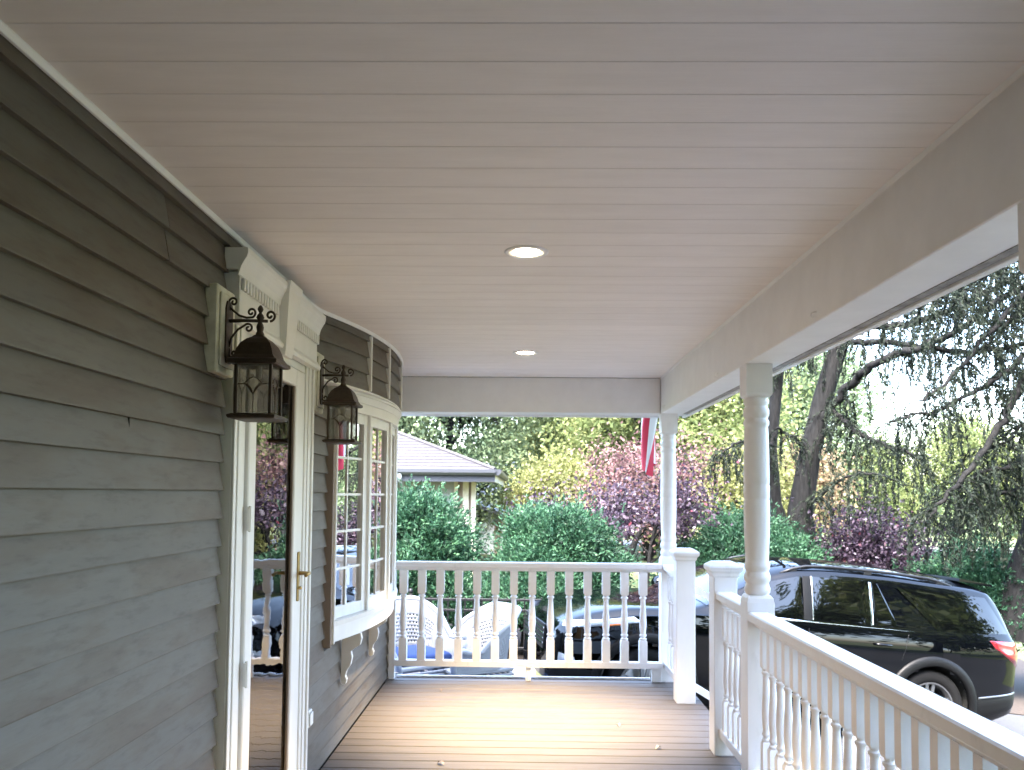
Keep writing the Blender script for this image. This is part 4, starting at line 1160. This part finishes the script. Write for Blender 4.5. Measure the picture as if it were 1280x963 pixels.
# ------------------------------------------------------------------ vegetation
def unit(a): return a / np.maximum(np.linalg.norm(a, axis=1, keepdims=True), 1e-9)
def leaf_mesh(name, P, A, L, W, rnd, rg, fold=0):
    """one quad per leaf: centre P, axis A"""
    n = len(P); A = unit(A)
    B = unit(np.cross(A, rg.normal(size=(n, 3))))
    L = np.broadcast_to(np.asarray(L, float).reshape(-1, 1), (n, 1)) * rg.uniform(.7, 1.3, (n, 1)); W = np.broadcast_to(np.asarray(W, float).reshape(-1, 1), (n, 1)) * rg.uniform(.7, 1.3, (n, 1))
    V = np.empty((n, 4, 3)); V[:, 0] = P - A * L / 2; V[:, 1] = P + B * W / 2 - A * L * .05; V[:, 2] = P + A * L / 2; V[:, 3] = P - B * W / 2 - A * L * .05
    me = bpy.data.meshes.new(name)
    me.vertices.add(n * 4); me.vertices.foreach_set('co', V.reshape(-1).astype(np.float32))
    me.loops.add(n * 4); me.loops.foreach_set('vertex_index', np.arange(n * 4, dtype=np.int32))
    me.polygons.add(n); me.polygons.foreach_set('loop_start', np.arange(0, n * 4, 4, dtype=np.int32))
    try: me.polygons.foreach_set('loop_total', np.full(n, 4, dtype=np.int32))
    except Exception: pass
    at = me.attributes.new('leaf_rnd', 'FLOAT', 'FACE'); at.data.foreach_set('value', np.clip(rnd, 0, 1).astype(np.float32))
    me.update(calc_edges=True); me.validate()
    return me
def sphere(rg, n): return unit(rg.normal(size=(n, 3)))

def evergreen(label, base, rx, ry, ht, seed, n=42000, lobes=34):
    n = int(n * 2.3)
    rg = np.random.default_rng(seed)
    t = thing('evergreen_shrub', label, 'shrub', base, 0, 'rounded evergreen shrubs')
    b = np.array(base)
    c = []; rad = []
    for i in range(lobes):
        d = sphere(rg, 1)[0]; d[2] = abs(d[2]) * 1.2 - .25
        c.append(b + np.array([d[0] * rx * .66, d[1] * ry * .66, ht * .46 + d[2] * ht * .40])); rad.append(rg.uniform(.15, .40) * min(rx, ht * .7) + .08)
    c = np.array(c); rad = np.array(rad)
    k = rg.integers(0, lobes, n); D = sphere(rg, n); D[:, 2] = np.where(D[:, 2] < -.3, -D[:, 2], D[:, 2])
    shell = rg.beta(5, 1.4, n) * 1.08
    lump = 1 + .16 * np.sin(D[:, 0] * 9 + k) * np.sin(D[:, 1] * 8 + k * 2) + .12 * np.sin(D[:, 2] * 11 + k * 3)
    P = c[k] + D * (rad[k] * shell * lump)[:, None]
    P[:, 2] = np.maximum(P[:, 2], b[2] + .03)
    A = D + rg.normal(scale=.45, size=(n, 3)) + np.array([0, 0, .35])
    ns = n // 9; sp = rg.integers(0, ns, n)      # leaves gathered in feathery sprays
    ext = (rg.random(ns) ** 6 * .30)[sp][:, None]
    P = P[sp] + unit(A[sp]) * (rg.uniform(-.07, .07, (n, 1)) + ext) + rg.normal(scale=.022, size=(n, 3)); A = unit(A[sp]) + rg.normal(scale=.42, size=(n, 3))
    P[:, 2] = np.maximum(P[:, 2], b[2] + .03); k = k[sp]; shell = shell[sp]; stone = rg.uniform(-.16, .16, ns)[sp]
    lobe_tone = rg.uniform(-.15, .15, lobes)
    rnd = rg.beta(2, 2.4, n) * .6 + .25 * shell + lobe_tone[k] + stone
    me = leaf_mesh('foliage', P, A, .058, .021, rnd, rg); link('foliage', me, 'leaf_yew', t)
    s = MB()
    for i in range(7):
        q = c[rg.integers(0, lobes)]; m_ = b + (q - b) * .45 + rg.normal(scale=.05, size=3)
        s.tube([tuple(b + np.array([rg.normal() * .08, rg.normal() * .08, -.05])), tuple(m_), tuple(q)], [.045, .03, .012], 6)
    s.build('stem', 'bark', t)
    return t

def grow(rg, p, d, L, r, depth, out, tips, spread=.6, kids=(4, 6), up=.12, seg=4, shrink=.62):
    pts = [np.array(p)]; rs = [r]; d = d / np.linalg.norm(d)
    for i in range(seg):
        d = d + rg.normal(scale=.13, size=3) + np.array([0, 0, up * .3]); d /= np.linalg.norm(d)
        pts.append(pts[-1] + d * L / seg); rs.append(max(.006, r * (1 - .55 * (i + 1) / seg)))
    out.append((pts, rs))
    if depth == 0:
        tips.append((pts[-1], L)); tips.append((pts[-2], L)); return
    for k in range(rg.integers(kids[0], kids[1] + 1)):
        f = rg.uniform(.35, 1.0); i = min(seg - 1, int(f * seg)); q = pts[i] + (pts[i + 1] - pts[i]) * (f * seg - i)
        nd = d + rg.normal(scale=spread, size=3) + np.array([0, 0, up])
        grow(rg, q, nd, L * shrink * rg.uniform(.75, 1.2), rs[i] * .6, depth - 1, out, tips, spread, kids, up, seg, shrink)

def tree(name, label, base, ht, crown_r, leaf, seed, n=14000, size=.16, trunk_r=.16, stems=1, bole=.35, sigma=.28, group=None, depth=2, cut=None, aspect=.6, squash=1.0, spread=.6, droop=0.):
    rg = np.random.default_rng(seed)
    t = thing(name, label, 'tree', base, 0, group)
    out = []; tips = []; b = np.array(base)
    for s in range(stems):
        d = np.array([rg.normal() * .12 * stems, rg.normal() * .12 * stems, 1.0])
        pts = [b + np.array([rg.normal() * .05, rg.normal() * .05, -.1]) * (1 if s else .4)]; rs = [trunk_r]
        H = ht * .78; sg = 7
        for i in range(sg):
            d = d + rg.normal(scale=.07, size=3); d[2] = max(d[2], .6); d /= np.linalg.norm(d)
            pts.append(pts[-1] + d * H / sg); rs.append(trunk_r * (1 - .8 * (i + 1) / sg) + .012)
        out.append((pts, rs))
        nl = 9 if stems == 1 else 6
        for k in range(nl):
            f = bole + (1 - bole) * (k + rg.uniform(0, 1)) / nl; i = min(sg - 1, int(f * sg)); q = pts[i] + (pts[i + 1] - pts[i]) * (f * sg - i)
            a = k * 2.4 + rg.uniform(-.5, .5); prof = math.sin(math.pi * min(.95, max(.12, (f - bole) / (1 - bole) * .8 + .18)))
            nd = np.array([math.cos(a), math.sin(a), .35 + .5 * f])
            grow(rg, q, nd, crown_r * .62 * (.55 + .55 * prof), rs[i] * .55, depth - 1, out, tips, spread, (4, 6), .1)
        tips.append((pts[-1], crown_r * .5))
    m = MB()
    for pts, rs in out: m.tube([tuple(p) for p in pts], [float(x) for x in rs], 6 if rs[0] > .05 else 4, False)
    m.build('trunk', 'bark', t, True)
    T = np.array([q for q, _ in tips]); nt_ = len(T)
    k = rg.integers(0, nt_, n); off = rg.normal(size=(n, 3)) * sigma * (1 + .5 * rg.random((n, 1))); off[:, 2] *= squash
    off[:, 2] -= droop * np.abs(rg.normal(size=n))
    P = T[k] + off
    if cut is not None:
        P = P[P[:, 2] > cut + .12 * np.sin(P[:, 0] * 7)]; k = k[:len(P)]; n = len(P)
    A = rg.normal(size=(n, 3)) + np.array([0, 0, -.25])
    tone = rg.uniform(-.22, .22, nt_)
    rnd = rg.beta(2, 2, n) + tone[k]
    link('crown', leaf_mesh('crown', P, A, size, size * aspect, rnd, rg), leaf, t)
    return t

evergreen('broad evergreen shrub at left, beside the neighbour house wall', (-1.5, 11.3, -.52), .86, .9, 1.92, 1)
evergreen('large rounded evergreen shrub left of the plum tree, behind the fence', (.48, 11.9, -.69), 1.02, 1.0, 1.97, 2, 46000)
evergreen('evergreen shrub behind the far corner post, below the plum leaves', (2.85, 13.6, -.85), .62, .7, 1.5, 3, 24000)
evergreen('evergreen shrub behind the roof of the SUV, near the full turned post', (3.75, 13.6, -.9), 1.25, 1.0, 2.0, 4, 44000)
evergreen('low dark evergreen behind the rear end of the SUV', (6.7, 12.4, -1.2), 1.35, 1.0, 1.80, 5, 44000)
evergreen('evergreen shrub at the right edge under the spruce boughs', (8.3, 12.0, -1.35), 1.0, .9, 1.85, 6, 34000)

evergreen('low dark evergreen hedge clump behind the left wicker chair', (-2.3, 10.9, -.42), .85, .45, .95, 7, 16000)
evergreen('low dark evergreen clump between fence and the nose of the SUV', (.1, 10.95, -.64), 1.0, .42, .9, 8, 18000)
evergreen('low dark evergreen clump behind the fence, left of centre', (-1.0, 10.85, -.54), .85, .42, .88, 9, 16000)
# purple plum trees
tree('plum_tree', 'purple-leaved plum tree with twin dark stems left of the corner post', (1.96, 13.2, -.75), 2.5, 1.12, 'leaf_plum', 11, 10000, .068, .05, 2, .58, .17, 'purple-leaved trees', 3, spread=.7, cut=.92)
tree('plum_tree', 'purple-leaved plum tree over the roof of the SUV, under the spruce boughs', (5.5, 13.4, -1.0), 2.15, .85, 'leaf_plum', 12, 11000, .066, .06, 2, .45, .20, 'purple-leaved trees', 3, spread=.7)
tree('plum_tree', 'greyish purple young tree crowding the big double trunk', (4.35, 14.6, -.95), 2.5, .5, 'leaf_plum', 13, 6000, .065, .045, 2, .35, .2, 'purple-leaved trees', 3, spread=.6)
tree('maple_tree', 'red-leaved maple behind the purple plum tree', (2.35, 19.5, -.75), 4.0, 1.35, 'leaf_red', 14, 5600, .09, .09, 2, .40, .24, None, 3, spread=.6)
tree('maple_tree', 'orange-leaved maple glimpsed to the right of the big double trunk', (8.1, 24, -.8), 3.6, 1.0, 'leaf_orange', 15, 5000, .15, .10, 1, .3, .28, None, 3)

BG = [  # x, y, height, crown radius, leaf, label, seed
    (-4.6, 30, 11, 4.2, 'leaf_green', 'dark-limbed green tree rising behind the neighbour house roof', 21, 15000),
    (-2.9, 31, 9.5, 3.6, 'leaf_green', 'green tree above the end of the neighbour house roof', 22, 15000),
    (1.9, 34, 10.5, 3.8, 'leaf_lime', 'lime green tree standing behind the white shed', 23, 15000),
    (3.0, 34, 11, 4.0, 'leaf_green', 'pale green tree straight above the large rounded evergreen', 24, 15000),
    (.85, 25, 3.3, 1.1, 'leaf_yellow', 'low yellow-leaved tree right of the white shed', 25, 12000),
    (4.4, 29, 8.2, 2.8, 'leaf_lime', 'lime green tree directly behind the red maple', 26, 13000),
    (5.6, 36, 9.0, 3.0, 'leaf_orange', 'tan-orange tree far behind the flag', 27, 11000),
    (6.9, 28, 9.0, 3.0, 'leaf_lime', 'yellow-green tree between the two turned posts', 28, 14000),
    (6.6, 23, 3.7, 1.3, 'leaf_yellow', 'small bright yellow tree left of the full turned post', 29, 9000),
    (10.2, 33, 9.5, 3.4, 'leaf_green', 'green tree behind the big double trunk', 30, 13000),
    (13.6, 34, 4.6, 2.6, 'leaf_lime', 'rounded lime tree far beyond the lawn, left of the diagonal bough', 31, 12000),
    (18.0, 35, 5.2, 3.0, 'leaf_lime', 'broad lime tree far beyond the lawn behind the diagonal bough', 32, 13000),
    (22.5, 34, 4.8, 2.8, 'leaf_green', 'green tree far beyond the lawn at the right edge', 33, 12000),
]
for (x, y, h_, cr, lf_, lab, sd_, n_) in BG:
    tree('broadleaf_tree', lab, (x, y, gz(x, y)), h_, cr, lf_, sd_, int(n_ * 1.9), .17 if h_ > 6 else .13, .14 + h_ * .012, 1, .22 if h_ > 6 else .15, .48 if h_ > 6 else .34, 'trees beyond the garden', 3, aspect=.55, spread=.65)

for (x, y, h_, cr, lf_, lab, sd_, n_) in [
    (-1.5, -10, 15, 5.0, 'leaf_green', 'tall green tree behind the house, seen only in reflections', 41, 12000),
    (4.5, -10.5, 16, 5.2, 'leaf_green', 'tallest green tree behind the viewer, seen only in reflections', 42, 13000),
    (10.5, -9, 16, 5.2, 'leaf_green', 'tall green tree past the drive, seen only in reflections', 43, 13000),
    (17, -3, 15, 5.0, 'leaf_lime', 'tall lime tree across the drive, seen only in reflections', 44, 12000)]:
    tree('broadleaf_tree', lab, (x, y, gz(x, y)), h_, cr, lf_, sd_, n_, .55, .25, 1, .15, .75, 'trees behind the viewer', 3, aspect=.7)
# far belt of woodland that reads as one mass
def woodland():
    rg = np.random.default_rng(77); n = 45000
    ang = rg.uniform(R(-75), R(80), n); d = rg.uniform(62, 85, n)
    hmax = 7.5 + 2.0 * np.sin(ang * 9) + 1.2 * np.sin(ang * 23 + 1)
    hmax *= np.where(ang > R(14), .62, 1.15)
    z = -1 + hmax * rg.beta(1.3, 1.1, n)
    P = np.stack([d * np.sin(ang), d * np.cos(ang), z], 1)
    P += .8 * np.sin(P * 1.7)[:, [1, 2, 0]]
    rnd = .5 + .3 * np.sin(ang * 31) + rg.normal(scale=.18, size=n)
    o = link('far_woodland', leaf_mesh('far_woodland', P, rg.normal(size=(n, 3)), 1.0, .6, rnd, rg), 'leaf_green')
    o['kind'] = 'stuff'; o['label'] = 'far belt of green woodland beyond the lawns'; o['category'] = 'woodland'
woodland()

# spruces: limbs with hanging twigs
def needles(P, A, rg, rnd, name, parent):
    link(name, leaf_mesh(name, P, A, .085, .019, rnd, rg), 'leaf_spruce', parent)
def spruce(name, label, base, trunks, limbs, seed, dens=1.0):
    rg = np.random.default_rng(seed)
    t = thing(name, label, 'tree', base, 0, 'big conifers on the right')
    m = MB()
    for pts, rs in trunks: m.tube(pts, rs, 12, False)
    m.build('trunk', 'bark', t, True)
    NP = []; NA = []; NR = []
    for (pts, r0, r1, hang, dn) in limbs:
        # smooth the polyline and roughen it
        q = np.array(pts, float); tt = np.linspace(0, len(q) - 1, max(10, len(q) * 5)); ip = np.stack([np.interp(tt, np.arange(len(q)), q[:, k]) for k in range(3)], 1)
        ip[1:-1] = (ip[:-2] + ip[1:-1] * 2 + ip[2:]) / 4; ip += rg.normal(scale=.018, size=ip.shape)
        rr = np.linspace(r0, r1, len(ip))
        lm = MB().tube([tuple(p) for p in ip], [float(x) for x in rr], 7, False)
        seglen = np.linalg.norm(np.diff(ip, axis=0), axis=1); Ltot = seglen.sum(); cum = np.concatenate([[0], np.cumsum(seglen)])
        ns = int(Ltot * 20 * dn * dens)
        for s in range(ns):
            f = rg.uniform(.06, 1.0) * Ltot; i = min(len(ip) - 2, int(np.searchsorted(cum, f) - 1)); i = max(i, 0)
            p = ip[i] + (ip[i + 1] - ip[i]) * (f - cum[i]) / max(seglen[i], 1e-6)
            # twig runs out sideways then hangs
            side = rg.normal(size=3); side[2] = rg.uniform(-.3, .25); side /= np.linalg.norm(side)
            out_l = rg.uniform(.05, .45); hl = hang * rg.uniform(.25, 1.15)
            k = 6; tp = [p]
            d = side.copy()
            for a in range(k):
                d = d * (1 - a / k) + np.array([0, 0, -1.]) * (.25 + a / k) + rg.normal(scale=.08, size=3); d /= np.linalg.norm(d)
                tp.append(tp[-1] + d * (out_l + hl) / k)
            tp = np.array(tp)
            if rg.random() < .75: lm.tube([tuple(x) for x in tp[::2]], [.006, .005, .004, .002][:len(tp[::2])], 3, False)
            nn = int((out_l + hl) * 62)
            g = rg.random(nn) ** .85 * k; gi = np.minimum(k - 1, g.astype(int)); Pn = tp[gi] + (tp[gi + 1] - tp[gi]) * (g - gi)[:, None]
            dd = tp[gi + 1] - tp[gi]; dd = dd / np.maximum(np.linalg.norm(dd, axis=1, keepdims=True), 1e-6)
            An = dd + rg.normal(scale=.55, size=(nn, 3)); NP.append(Pn + rg.normal(scale=.012, size=(nn, 3))); NA.append(An)
            NR.append(np.clip(rg.beta(2, 2, nn) + rg.uniform(-.2, .2), 0, 1))
        lm.build('limb', 'bark', t, True)
    P = np.concatenate(NP); A = np.concatenate(NA); rn = np.concatenate(NR)
    needles(P, A, rg, rn, 'needles', t)
    return t
spruce('conifer_tree', 'big dark conifer with a leaning double trunk behind the SUV', (4.71, 14.20, 0.12),
    [([(4.76, 14.20, -0.06), (4.74, 14.20, 0.55), (4.72, 14.20, 1.23), (4.89, 14.20, 2.19), (5.12, 14.20, 3.16), (5.40, 14.20, 4.07), (5.79, 14.30, 5.14), (6.36, 14.50, 7.07), (6.79, 14.60, 9.02)], [.34, .26, .21, .18, .165, .155, .15, .13, .10]),
     ([(4.69, 14.30, -0.07), (4.54, 14.30, 0.54), (4.34, 14.40, 1.36), (4.31, 14.50, 2.34), (4.45, 14.60, 3.34), (4.60, 14.70, 4.37), (4.67, 14.80, 5.70)], [.2, .16, .125, .11, .10, .09, .08])],
    [([(4.98, 14.20, 2.61), (5.23, 13.90, 3.11), (5.40, 13.60, 3.37), (5.57, 13.30, 3.62), (5.83, 13.00, 3.76), (6.18, 12.60, 3.83), (6.50, 12.20, 4.03), (7.03, 11.60, 4.50), (7.44, 11.20, 4.81)], .085, .035, .75, .9),
     ([(5.06, 14.20, 3.09), (5.22, 13.90, 2.94), (5.40, 13.60, 2.62), (5.66, 13.30, 2.38), (5.92, 13.00, 2.25), (6.10, 12.80, 2.11)], .055, .015, 1.0, 1.3),
     ([(5.46, 14.20, 4.21), (5.61, 13.80, 4.09), (5.85, 13.30, 4.01), (6.28, 12.80, 3.82), (6.65, 12.30, 3.67), (7.13, 11.80, 3.69), (7.55, 11.40, 3.70)], .06, .03, .7, 1.0),
     ([(5.55, 14.20, 4.48), (5.82, 13.50, 4.30), (6.16, 13.00, 4.24), (6.61, 12.40, 4.43), (7.15, 11.80, 4.70), (7.62, 11.30, 4.95)], .065, .03, .75, 1.3),
     ([(5.72, 14.20, 5.05), (6.09, 13.50, 4.78), (6.52, 12.80, 4.77), (6.93, 12.00, 4.90), (7.47, 11.40, 5.09)], .06, .03, .8, 1.6),
     ([(5.86, 14.20, 5.54), (6.44, 13.40, 5.21), (6.92, 12.40, 5.18), (7.50, 11.60, 5.50)], .06, .03, .8, 1.7),
     ([(4.52, 14.60, 3.85), (4.22, 14.20, 3.92), (3.87, 13.80, 3.92), (3.53, 13.50, 3.70)], .04, .012, .6, 1.6),
     ([(4.67, 14.60, 4.28), (4.81, 14.20, 4.30), (4.95, 13.80, 4.17)], .04, .012, .5, 1.5),
     ([(4.38, 14.50, 2.34), (3.92, 14.00, 2.45), (3.45, 13.60, 2.34), (3.14, 13.30, 2.11)], .04, .01, .55, 1.4),
     ([(4.86, 14.20, 2.33), (4.46, 13.80, 2.51), (4.08, 13.50, 2.61)], .04, .012, .5, .8),
     ([(4.72, 14.20, 1.23), (5.05, 13.60, 1.69), (5.41, 13.20, 1.90), (5.71, 12.90, 1.77)], .035, .01, .8, 1.0)], 51)
spruce('conifer_tree', 'drooping conifer at the right edge whose boughs hang across the view', (6.86, 11.60, -0.46),
    [([(6.79, 11.60, -0.46), (6.91, 11.60, 0.20), (7.12, 11.60, 0.87), (7.48, 11.60, 2.20), (7.87, 11.70, 4.03), (8.22, 11.80, 6.39), (8.53, 11.90, 8.83)], [.36, .28, .24, .22, .20, .17, .12])],
    [([(7.62, 11.60, 3.56), (7.10, 11.30, 3.50), (6.70, 11.10, 3.09), (6.24, 10.90, 2.41), (5.76, 10.70, 1.89), (5.29, 10.50, 1.45), (4.98, 10.40, 1.17)], .075, .018, .75, 1.1),
     ([(7.58, 11.60, 4.01), (6.76, 11.20, 3.39), (6.13, 11.00, 2.98), (5.32, 10.70, 2.61), (4.69, 10.50, 2.49)], .05, .012, .7, 1.1),
     ([(7.71, 11.60, 4.81), (6.78, 11.20, 4.25), (5.89, 10.90, 3.38), (5.42, 10.70, 2.94), (5.06, 10.60, 2.73)], .05, .014, .7, 1.0),
     ([(7.42, 11.60, 2.20), (6.73, 11.20, 1.97), (6.08, 10.90, 1.84), (5.58, 10.70, 1.73)], .045, .012, 1.1, 1.4),
     ([(7.36, 11.60, 1.76), (6.68, 11.30, 1.62), (6.03, 11.00, 1.47), (5.66, 10.90, 1.31)], .035, .01, .8, 1.3),
     ([(7.78, 11.60, 5.38), (6.91, 11.20, 4.89), (6.08, 10.90, 4.44), (5.40, 10.70, 4.10), (4.88, 10.60, 3.87)], .05, .014, .7, 1.5),
     ([(7.77, 11.60, 5.15), (7.07, 11.30, 4.48), (6.45, 11.10, 3.84), (6.06, 11.00, 3.44)], .04, .012, .7, 1.3),
     ([(7.45, 11.60, 3.22), (6.85, 11.20, 2.61), (6.57, 11.10, 2.33), (6.20, 11.00, 2.16)], .035, .01, .9, 1.0)], 52)

def fallen_leaves():
    rg = np.random.default_rng(9)
    for i, (x, y, lab) in enumerate(((-.45, 4.62, 'curled dark dry leaf on the deck boards near the bottom of view'), (.62, 5.42, 'pale fallen leaf on the deck right of the light pool'), (.80, 4.95, 'small tan fallen leaf on the deck beside the near newel post'), (-.62, 6.3, 'tiny brown fallen leaf on the deck near the house wall'))):
        a = rg.uniform(0, 6.28); v = []; f = []; n = 8; L = .022 if i else .028
        for k in range(n + 1):
            t = k / n; w_ = L * .45 * math.sin(math.pi * min(1, t * .95 + .03)); c = .012 * math.sin(math.pi * t)
            for s, z in ((-1, .006), (0, 0), (1, .006)): v.append((x + math.cos(a) * (t - .5) * 2 * L - math.sin(a) * s * w_, y + math.sin(a) * (t - .5) * 2 * L + math.cos(a) * s * w_, .0025 + c + z * math.sin(math.pi * t)))
        for k in range(n):
            for s in range(2): f.append((k * 3 + s, k * 3 + s + 1, k * 3 + 4 + s, k * 3 + 3 + s))
        o = tag(link('fallen_leaf', mesh_data('fallen_leaf', v, f, True), ('window_tan', 'trim_cream', 'trim_cream', 'window_tan')[i]), lab, 'leaf', 'leaves on the deck')
fallen_leaves()
